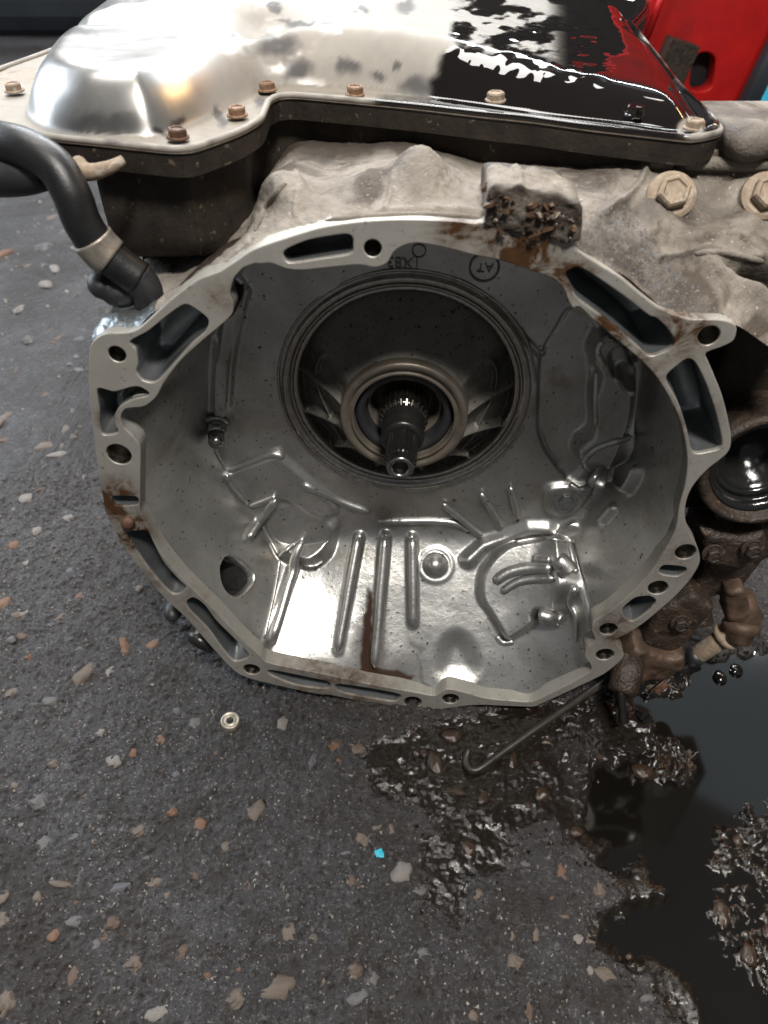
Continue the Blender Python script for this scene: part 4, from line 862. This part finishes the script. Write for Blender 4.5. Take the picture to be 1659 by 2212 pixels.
if inside(rim[:1]+_n[:1]*.002, rim)[0]: _n = -_n
bead = []; nb = 12
for a_ in np.arange(nb)*2*np.pi/nb: bead.append(np.concatenate([rim-_n*(.0012+.0022*math.cos(a_)), np.full((len(rim), 1), ZR+.0004+.0021*math.sin(a_))+(lip.max()*S((rim[:, :1]-.17)/.03))*.0], 1))
bead = np.array(bead).transpose(1, 0, 2); bp = proj(bead.reshape(-1, 3))
bwet = S((10-sdf(bp, np.array([(812, 260), (812, 200), (960, 100), (965, 40), (975, -40), (1420, -40), (1400, 80), (1520, 230), (1480, 275), (1470, 340), (1150, 300), (900, 272)])))/14)
fb = np.stack([np.stack([i*nb+np.arange(nb), ((i+1) % len(rim))*nb+np.arange(nb), ((i+1) % len(rim))*nb+(np.arange(nb)+1) % nb, i*nb+(np.arange(nb)+1) % nb], 1) for i in range(len(rim))]).reshape(-1, 4)
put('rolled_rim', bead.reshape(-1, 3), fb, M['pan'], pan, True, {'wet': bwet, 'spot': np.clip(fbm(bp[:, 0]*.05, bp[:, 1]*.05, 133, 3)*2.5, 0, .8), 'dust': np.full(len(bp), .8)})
def wallring(loop, z0, z1, inset0, inset1, name, mat, parent, rows=3):
    n = len(loop); c = np.roll(loop, -1, 0)-np.roll(loop, 1, 0); nn = np.stack([c[:, 1], -c[:, 0]], 1); nn /= np.linalg.norm(nn, axis=1, keepdims=True)
    if inside(loop[:1]+nn[:1]*.002, loop)[0]: nn = -nn
    V = np.zeros((n, rows, 3))
    for k_ in range(rows):
        t_ = k_/(rows-1); V[:, k_, :2] = loop-nn*(inset0+(inset1-inset0)*t_); V[:, k_, 2] = z0+(z1-z0)*t_
    F = gridf(n, rows, True).tolist(); F += [[i*rows for i in range(n)], [i*rows+rows-1 for i in range(n)]]
    return put(name, V.reshape(-1, 3), F, mat, parent, False)
M['rimedge'] = surf('pan_rim_edge', (.30, .25, .20), (.16, .13, .10), 120, .4, .45, .6, (600, .3, .0005))
wallring(rim, ZR-.0004, ZR-.0016, -.0005, -.0005, 'pan_rim', M['rimedge'], pan)
wallring(rim, ZR-.0017, ZR-.0034, .0012, .0012, 'pan_gasket', M['rubber'], TR)
wallring(rim, ZR-.0034, ZR-.0150, .0004, .0014, 'case_flange', M['grime'], TR)
# case wall below the pan flange, with vertical bolt bosses
n = len(rim); rows = 40; V = np.zeros((n, rows, 3)); c = np.roll(rim, -1, 0)-np.roll(rim, 1, 0); nn = np.stack([c[:, 1], -c[:, 0]], 1); nn /= np.linalg.norm(nn, axis=1, keepdims=True)
if inside(rim[:1]+nn[:1]*.002, rim)[0]: nn = -nn
BOLTS = [(34, 205), (386, 306), (514, 258), (579, 203), (767, 212), (1068, 241), (1366, 273), (1497, 287)]
bw = on_z(BOLTS, ZR)[:, :2]
bd = np.min(np.linalg.norm(rim[:, None]-bw[None], axis=2), axis=1); boss = np.exp(-(bd/.009)**2)
for k_ in range(rows):
    t_ = k_/(rows-1); zz = ZR-.015-t_*.40; ins = .013-.009*boss*max(0, 1-t_*5)+.012*t_+.004*fbm(np.arange(n)*.06, np.full(n, t_*9.), 150, 3)
    V[:, k_, :2] = rim-nn*ins[:, None]; V[:, k_, 2] = zz; V[:, k_, 0] = np.maximum(V[:, k_, 0], -.178-.0*t_); V[:, k_, 1] = np.maximum(V[:, k_, 1], .44+.10*S((.415-zz)/.05))
put('transmission_case', V.reshape(-1, 3), gridf(n, rows, True).tolist(), M['grime'], TR)
for i_, (p, b_) in enumerate(zip(BOLTS, bw)):
    lo = np.array([b_[0], b_[1], ZR+.0022+(.004 if i_ in (5, 6) else 0)])
    V_, F_ = hexhead(lo, (random.uniform(-.05, .05), random.uniform(-.06, .02), 1), .0057, .0052, .0066, True, random.uniform(0, 1))
    put('pan_bolt', V_, F_, M['rust_light' if i_ in (3, 4, 2) else ('boltdust' if i_ in (7, 0, 5) else ('oil' if i_ == 6 else 'rust'))], pan, False)
# ledge of the case beyond the pan corner
c0 = on_w([(1640, 300)], -.11)[0]
Vb, Fb = remeshed(*merge(box(c0+np.array([.055, .03, -.012]), .15, .07, .036), ellipsoid(c0+np.array([-.008, -.004, .0]), .016, .016, .012), box(c0+np.array([.02, -.002, .006]), .03, .02, .03)), .0018, 6)
put('case_ledge', Vb, Fb, M['dust'], TR, True, {'grease': np.clip(fbm(Vb[:, 0]*40, Vb[:, 1]*40, 160, 3)*3+.35, 0, .8)})
# ---------- differential side on the right
dc_px = (1652, 1022); wD = -.02
DC = on_w([dc_px], wD)[0]; rD = 138/FPX*((DC-CP)@CF); axD = FW*.93+np.array([0.0, 0, .12])
prof = [(rD*1.02, -.06), (rD*1.0, -.004), (rD*.97, .0), (rD*.90, .001), (rD*.86, -.001), (rD*.85, -.004), (rD*.80, -.005), (rD*.76, -.012)]
V_, F_ = lathe(prof, DC, axD, 72, (False, False)); hub = put('differential_bore', V_, F_, M['brown'], TR)
prof = [(rD*.80, -.006), (rD*.77, -.004), (rD*.72, -.012), (rD*.66, -.016), (rD*.64, -.014), (rD*.56, -.017), (rD*.52, -.022), (rD*.44, -.022), (rD*.42, -.035), (.0005, -.04)]
M['wetseal'] = surf('oil_wet_seal', (.008, .008, .008), (.012, .012, .012), 40, 0, .08, .2, (200, .3, .001), spec=.6)
V_, F_ = lathe(prof, DC, axD, 72, (False, False)); put('axle_seal', V_, F_, M['wetseal'], hub)
def W_(px, py, w): return on_w([(px, py)], w)[0]
def casting(px, w, depth, bev, mat, name, seed, vox=.0018, amp=.003, sharp=.2):
    uv_ = puv(smooth_loop(px, 90, True, sharp), w); c_ = curve_plate(uv_, [], depth, bev)
    V_, F_ = remeshed(fr(c_[0][:, 0], c_[0][:, 1], c_[0][:, 2]+w), c_[1], vox, 2)
    V_ = V_+(fbm(V_[:, 0]*60+V_[:, 1]*25, V_[:, 2]*60, seed, 4)*amp*1.6)[:, None]*FW+(fbm(V_[:, 0]*200, V_[:, 2]*200+V_[:, 1]*90, seed+7, 3)*amp*.6)[:, None]*(FW+FV)
    return put(name, V_, F_, mat, TR)
casting([(1540, 1090), (1580, 1120), (1640, 1135), (1760, 1120), (1760, 1190), (1660, 1215), (1640, 1240), (1600, 1285), (1540, 1300), (1490, 1350), (1440, 1380), (1380, 1440), (1330, 1440), (1320, 1390), (1400, 1330), (1500, 1265), (1535, 1190)], -.040, .07, .010, M['brown'], 'differential_case', 170)
casting([(1515, 1150), (1600, 1165), (1655, 1155), (1660, 1195), (1600, 1235), (1530, 1225)], -.022, .03, .006, M['brown'], 'mount_pad', 180)
casting([(1420, 1330), (1500, 1290), (1545, 1320), (1480, 1400), (1440, 1415), (1380, 1420)], -.022, .03, .006, M['brown'], 'valve_cover', 185)
casting([(1330, 1440), (1375, 1405), (1440, 1425), (1482, 1425), (1480, 1450), (1440, 1470), (1380, 1480), (1345, 1500)], -.012, .03, .006, M['tan'], 'lower_foot', 190, .0014)
casting([(1570, 1285), (1610, 1275), (1625, 1330), (1600, 1352), (1570, 1345)], -.026, .026, .005, M['tan'], 'pipe_lug', 195, .0014)
for p_, w_ in (((1540, 1195), -.020), ((1470, 1345), -.020), ((1625, 1185), -.02)):
    V_, F_ = hexhead(W_(*p_, w_), FW+np.array([0, 0, .15]), .0062, .006, .0085, True, .4); put('case_bolt', V_, F_, M['brown'], TR, False)
# dark web behind the ear, inside of the diff shell
V_, F_ = remeshed(*merge(box(W_(1720, 830, -.09), .15, .05, .20)), .004, 6)
put('diff_back_wall', V_, F_, M['grime'], TR)
# bosses, bolts and stubs low on the right
def stub(p0, w0, p1, w1, r0, r1, mat, name, parent=TR, n=24):
    a_, b_ = W_(*p0, w0), W_(*p1, w1); ax = b_-a_; L = np.linalg.norm(ax)
    V_, F_ = lathe([(r0, 0), (r0*1.0, L*.5), (r1, L*.9), (r1*.85, L)], a_, ax, n); return put(name, V_, F_, mat, parent)
stub((1500, 1290), -.055, (1512, 1355), -.035, .0115, .0115, M['brown'], 'bolt_boss')
s1 = stub((1590, 1290), -.045, (1612, 1345), -.035, .014, .015, M['tan'], 'pipe_boss'); V_, F_ = lathe([(.013, 0), (.0155, .002), (.0155, .008), (.012, .010), (.010, .018), (.009, .019)], W_(1603, 1342, -.032), (-.15, -.55, -.75), 28); put('banjo_bolt', V_, F_, M['tan'], TR)
stub((1585, 1362), -.03, (1500, 1420), -.03, .0085, .0080, M['boltdust'], 'sensor_stub'); stub((1512, 1412), -.03, (1488, 1428), -.03, .0085, .007, M['rubber'], 'stub_cap')
V_, F_ = lathe([(.0125, -.002), (.0125, .002), (.011, .003)], W_(1568, 1375, -.03), W_(1500, 1420, -.03)-W_(1585, 1362, -.03), 24); put('stub_collar', V_, F_, M['boltdust'], TR)
stub((1362, 1420), -.02, (1343, 1498), .006, .0135, .0125, M['brown'], 'stud_boss')
a_, b_ = W_(1341, 1495, .007), W_(1346, 1562, .022); L = np.linalg.norm(b_-a_); pr = []
for q in range(26): pr += [(.0036, L*q/26), (.0029, L*(q+.5)/26)]
V_, F_ = lathe(pr+[(.002, L)], a_, b_-a_, 20); put('threaded_stud', V_, F_, M['steel_dark'], TR)
V_, F_ = hexhead(W_(1420, 1478, -.012), (.5, -.6, -.3), .0075, .007, .010, True); put('lower_bolt', V_, F_, M['rust'], TR, False)
V_, F_ = hexhead(W_(1385, 1540, -.002), (.3, -.8, .3), .006, .008, 0, True); put('lower_bolt', V_, F_, M['steel_dark'], TR, False)
# black bolt end and bracket showing below left of the flange
a_ = W_(440, 1375, -.02); V_, F_ = lathe([(.012, -.03), (.012, .0), (.0135, .001), (.0135, .006), (.010, .010), (.004, .011)], a_, (-.35, -.5, -.35), 28); put('mount_bolt', V_, F_, M['steel_dark'], TR)
V_, F_ = ellipsoid(W_(375, 1318, -.02), .008, .012, .008); put('bracket_end', V_, F_, M['rubber'], TR)
# ---------- cooler hose
def hp(px, py, Yv):
    d_ = rays([(px, py)])[0]; return CP+d_*(Yv/d_[1])
path = smooth_loop([hp(-60, 292, .47), hp(0, 305, .455), hp(60, 322, .445), hp(120, 362, .438), hp(155, 420, .432), hp(178, 480, .43), hp(215, 535, .43), hp(262, 575, .43), hp(300, 602, .43)], 90, False, .5)
hs = tube(path, .0108, 24); hose = put('cooler_hose', *hs, M['hosedust'], TR); hose['label'] = 'black rubber cooler hose curving down to a metal clamp'
q = path[68:78]; V_, F_ = tube(q, .0122, 28); put('hose_clamp', V_, F_, M['clampm'], hose)
V_, F_ = tube(smooth_loop([hp(290, 594, .431), hp(315, 625, .432), hp(322, 660, .432)], 20, False), np.linspace(.011, .009, 20), 24); put('hose_fitting', V_, F_, M['rubber'], hose)
V_, F_ = tube(smooth_loop([hp(-60, 365, .46), hp(0, 375, .455), hp(50, 378, .45), hp(92, 372, .45)], 30, False), np.linspace(.015, .010, 30), 22); put('hose_elbow', V_, F_, M['rubber'], hose)
V_, F_ = remeshed(*merge(ellipsoid(hp(225, 612, .437), .010, .012, .009), ellipsoid(hp(262, 628, .436), .013, .012, .010)), .0012, 5); put('hose_bracket', V_, F_, M['rubber'], hose)
V_, F_ = box(hp(255, 650, .43), .0035, .004, .022, Matrix.Rotation(.45, 3, 'Y')); put('bracket_tab', V_, F_, M['steel'], hose, False)
# dusty strap behind the hose
V_, F_ = remeshed(*tube(smooth_loop([hp(165, 355, .455), hp(190, 372, .45), hp(235, 362, .45), hp(268, 345, .455)], 20, False), np.linspace(.006, .003, 20), 12), .0012, 3); put('harness_clip', V_, F_, M['boltdust'], TR)
# ================================================================== LOOSE THINGS ON THE GROUND
g = gz_at([(499, 1563)])[0]
V_, F_ = lathe([(.0032, .0), (.0030, .0045), (.0036, .0056), (.0046, .0056), (.0048, .0050), (.0066, .0052), (.0070, .0060), (.0082, .0056), (.0088, .0040), (.0088, 0)], g+np.array([0, 0, -.0005]), (0.04, -.10, 1), 40, (False, False))
tag(put('bearing_ring', V_, F_, M['washer']), 'small worn steel bearing ring lying flat on the dark ground', 'bearing')
def gp_(px, py, z): return on_z([(px, py)], z)[0]
path = smooth_loop([gp_(1013, 1618, .012), gp_(1006, 1640, .009), gp_(1012, 1660, .008), gp_(1028, 1664, .0085), gp_(1046, 1654, .010), gp_(1090, 1622, .013), gp_(1190, 1552, .020), gp_(1300, 1478, .024), gp_(1400, 1412, .026)], 90, False, .5)
V_, F_ = tube(path, np.linspace(.0031, .0038, 90), 16); tag(put('bent_rod', V_, F_, M['rodm']), 'thin oily steel rod with hooked end poking out from under the bell housing', 'rod')
g = gz_at([(819, 1846)])[0]; V_, F_ = remeshed(*merge(box(g+np.array([0, 0, .001]), .0065, .0055, .0022, Matrix.Rotation(.4, 3, 'Z')), box(g+np.array([.002, -.002, .0016]), .004, .004, .002)), .0004, 3)
tag(put('plastic_chip', V_, F_, M['chip']), 'tiny chip of bright blue plastic on the dark ground', 'plastic chip')
for i_, (px, py, s_, lb) in enumerate([(1555, 1463, .0065, 'shiny bubble of oil standing on the puddle beside the sensor stub'), (1590, 1448, .0060, 'oil-coated pebble at the puddle edge below the banjo bolt')]):
    c = on_z([(px, py)], .001)[0]; V_, F_ = ellipsoid(c, s_, s_*1.2, s_*.7, 20, 12); V_ = V_*(1)+np.random.randn(len(V_), 3)*(.0 if i_ == 0 else .0004)
    tag(put(('oil_bubble', 'oily_pebble')[i_], V_, F_, M['oil']), lb, ('bubble', 'pebble')[i_])
# ================================================================== BACKGROUND
def gpt(px, py): return on_z([(px, py)], 0.0)[0]
# red panel with a slot, standing on the floor beyond the gearbox
Yr = 2.05
def xz(px, py, Yv=Yr):
    d_ = rays([(px, py)])[0]; q = CP+d_*(Yv/d_[1]); return (q[0], q[2])
RT = thing('red_steel_cabinet', 'red painted steel panel with a dark rounded slot near its foot, behind the transmission', 'cabinet', (1.1, Yr+.1, 0))
e_x = xz(1376, 150)[0]; outl = [(e_x, .06), (e_x, 1.25), (e_x+1.0, 1.25), (e_x+1.0, .06)]
slot = [xz(*p) for p in smooth_loop([(1490, 178), (1497, 140), (1508, 118), (1528, 113), (1544, 124), (1545, 150), (1535, 190), (1500, 196)], 40)]
V, F = curve_plate(outl, [slot], .05, .004)
put('panel', np.stack([V[:, 0], Yr-V[:, 2]-.0, V[:, 1]], 1), F, M['red'], RT, False)
sx = np.mean([s_[0] for s_ in slot]); sz = np.mean([s_[1] for s_ in slot])
V_, F_ = box((sx, Yr+.12, sz), .20, .12, .26); put('slot_recess', V_, F_, M['dark_box'], RT, False)
e0, e1 = xz(1392, 78), xz(1444, -60); V_, F_ = tube([(e0[0], Yr-.02, e0[1]), (e1[0], Yr-.02, e1[1])], .008, 10); put('edge_trim', V_, F_, M['red'], RT)
b0 = xz(1500, 205); V_, F_ = box((b0[0]+.22, Yr-.06, .10), .50, .05, .04); put('foot_rail', V_, F_, M['red'], RT, False)
x_, z_ = xz(1440, 130); V_, F_ = box((x_, Yr-.05, z_), .07, .05, .10, Matrix.Rotation(.25, 3, 'Y')); put('latch_block', V_, F_, M['brown'], RT, False)
x_, z_ = xz(1352, 48); V_, F_ = lathe([(.03, 0), (.045, .07)], (x_, Yr+.0, z_-.03), (0, 0, 1), 18); tag(put('rusty_pot', V_, F_, M['brown']), 'small dark tin standing behind the wet end of the oil pan', 'tin')
x_, z_ = xz(1660, 130, 1.9); V_, F_ = box((x_+.10, 1.9, z_), .22, .05, .42, Matrix.Rotation(.22, 3, 'Y')); tag(put('dark_plastic_crate', V_, F_, M['dark_box']), 'dark blue-black plastic part leaning in front of the red cabinet', 'plastic part')
x_, z_ = xz(1648, 252, 1.75); V_, F_ = remeshed(*merge(box((x_+.03, 1.75, z_), .085, .04, .10, Matrix.Rotation(.2, 3, 'Y')), box((x_+.07, 1.75, z_+.03), .05, .04, .05)), .004, 3); tag(put('teal_bottle', V_, F_, M['teal'], None, False), 'bright teal plastic piece behind the corner of the transmission', 'plastic piece')
x_, z_ = xz(1601, 243, 1.72); V_, F_ = lathe([(.010, -.004), (.010, .004), (.018, .004), (.018, -.004), (.010, -.004)], (x_, 1.72, z_), (.2, -1, .3), 20, (False, False)); tag(put('loose_nut', V_, F_, M['washer']), 'small pale steel ring in the dirt before the teal plastic piece', 'ring')
# heap of dirt at the foot of the red cabinet
hx = xz(1590, 215, 1.95); V_, F_ = ellipsoid((hx[0]+.1, 1.85, .03), .55, .22, .10, 60, 24); V_[:, 2] += fbm(V_[:, 0]*14, V_[:, 1]*14, 190, 4)*.07; V_[:, 1] += fbm(V_[:, 0]*18, V_[:, 2]*18, 195, 4)*.06
h_ = put('dirt_heap', V_, F_, M['soil']); h_['kind'] = 'stuff'
# dark machine beyond the left of the pan
x_ = gpt(0, 96); V_, F_ = box((x_[0]-.3, x_[1]+.6, .55), 3.0, 1.0, 1.1); Vd, Fd = remeshed(V_, F_, .05, 2)
tag(put('steel_workbench', Vd, Fd, M['dark_box'], None, False), 'dark painted steel bench standing behind the bare end of the oil pan', 'bench')
V_, F_ = box((1.0, 4.2, 1.0), 3.0, .1, 2.0); w_ = put('wall_back', V_, F_, M['dark_box'], None, False); w_['kind'] = 'structure'
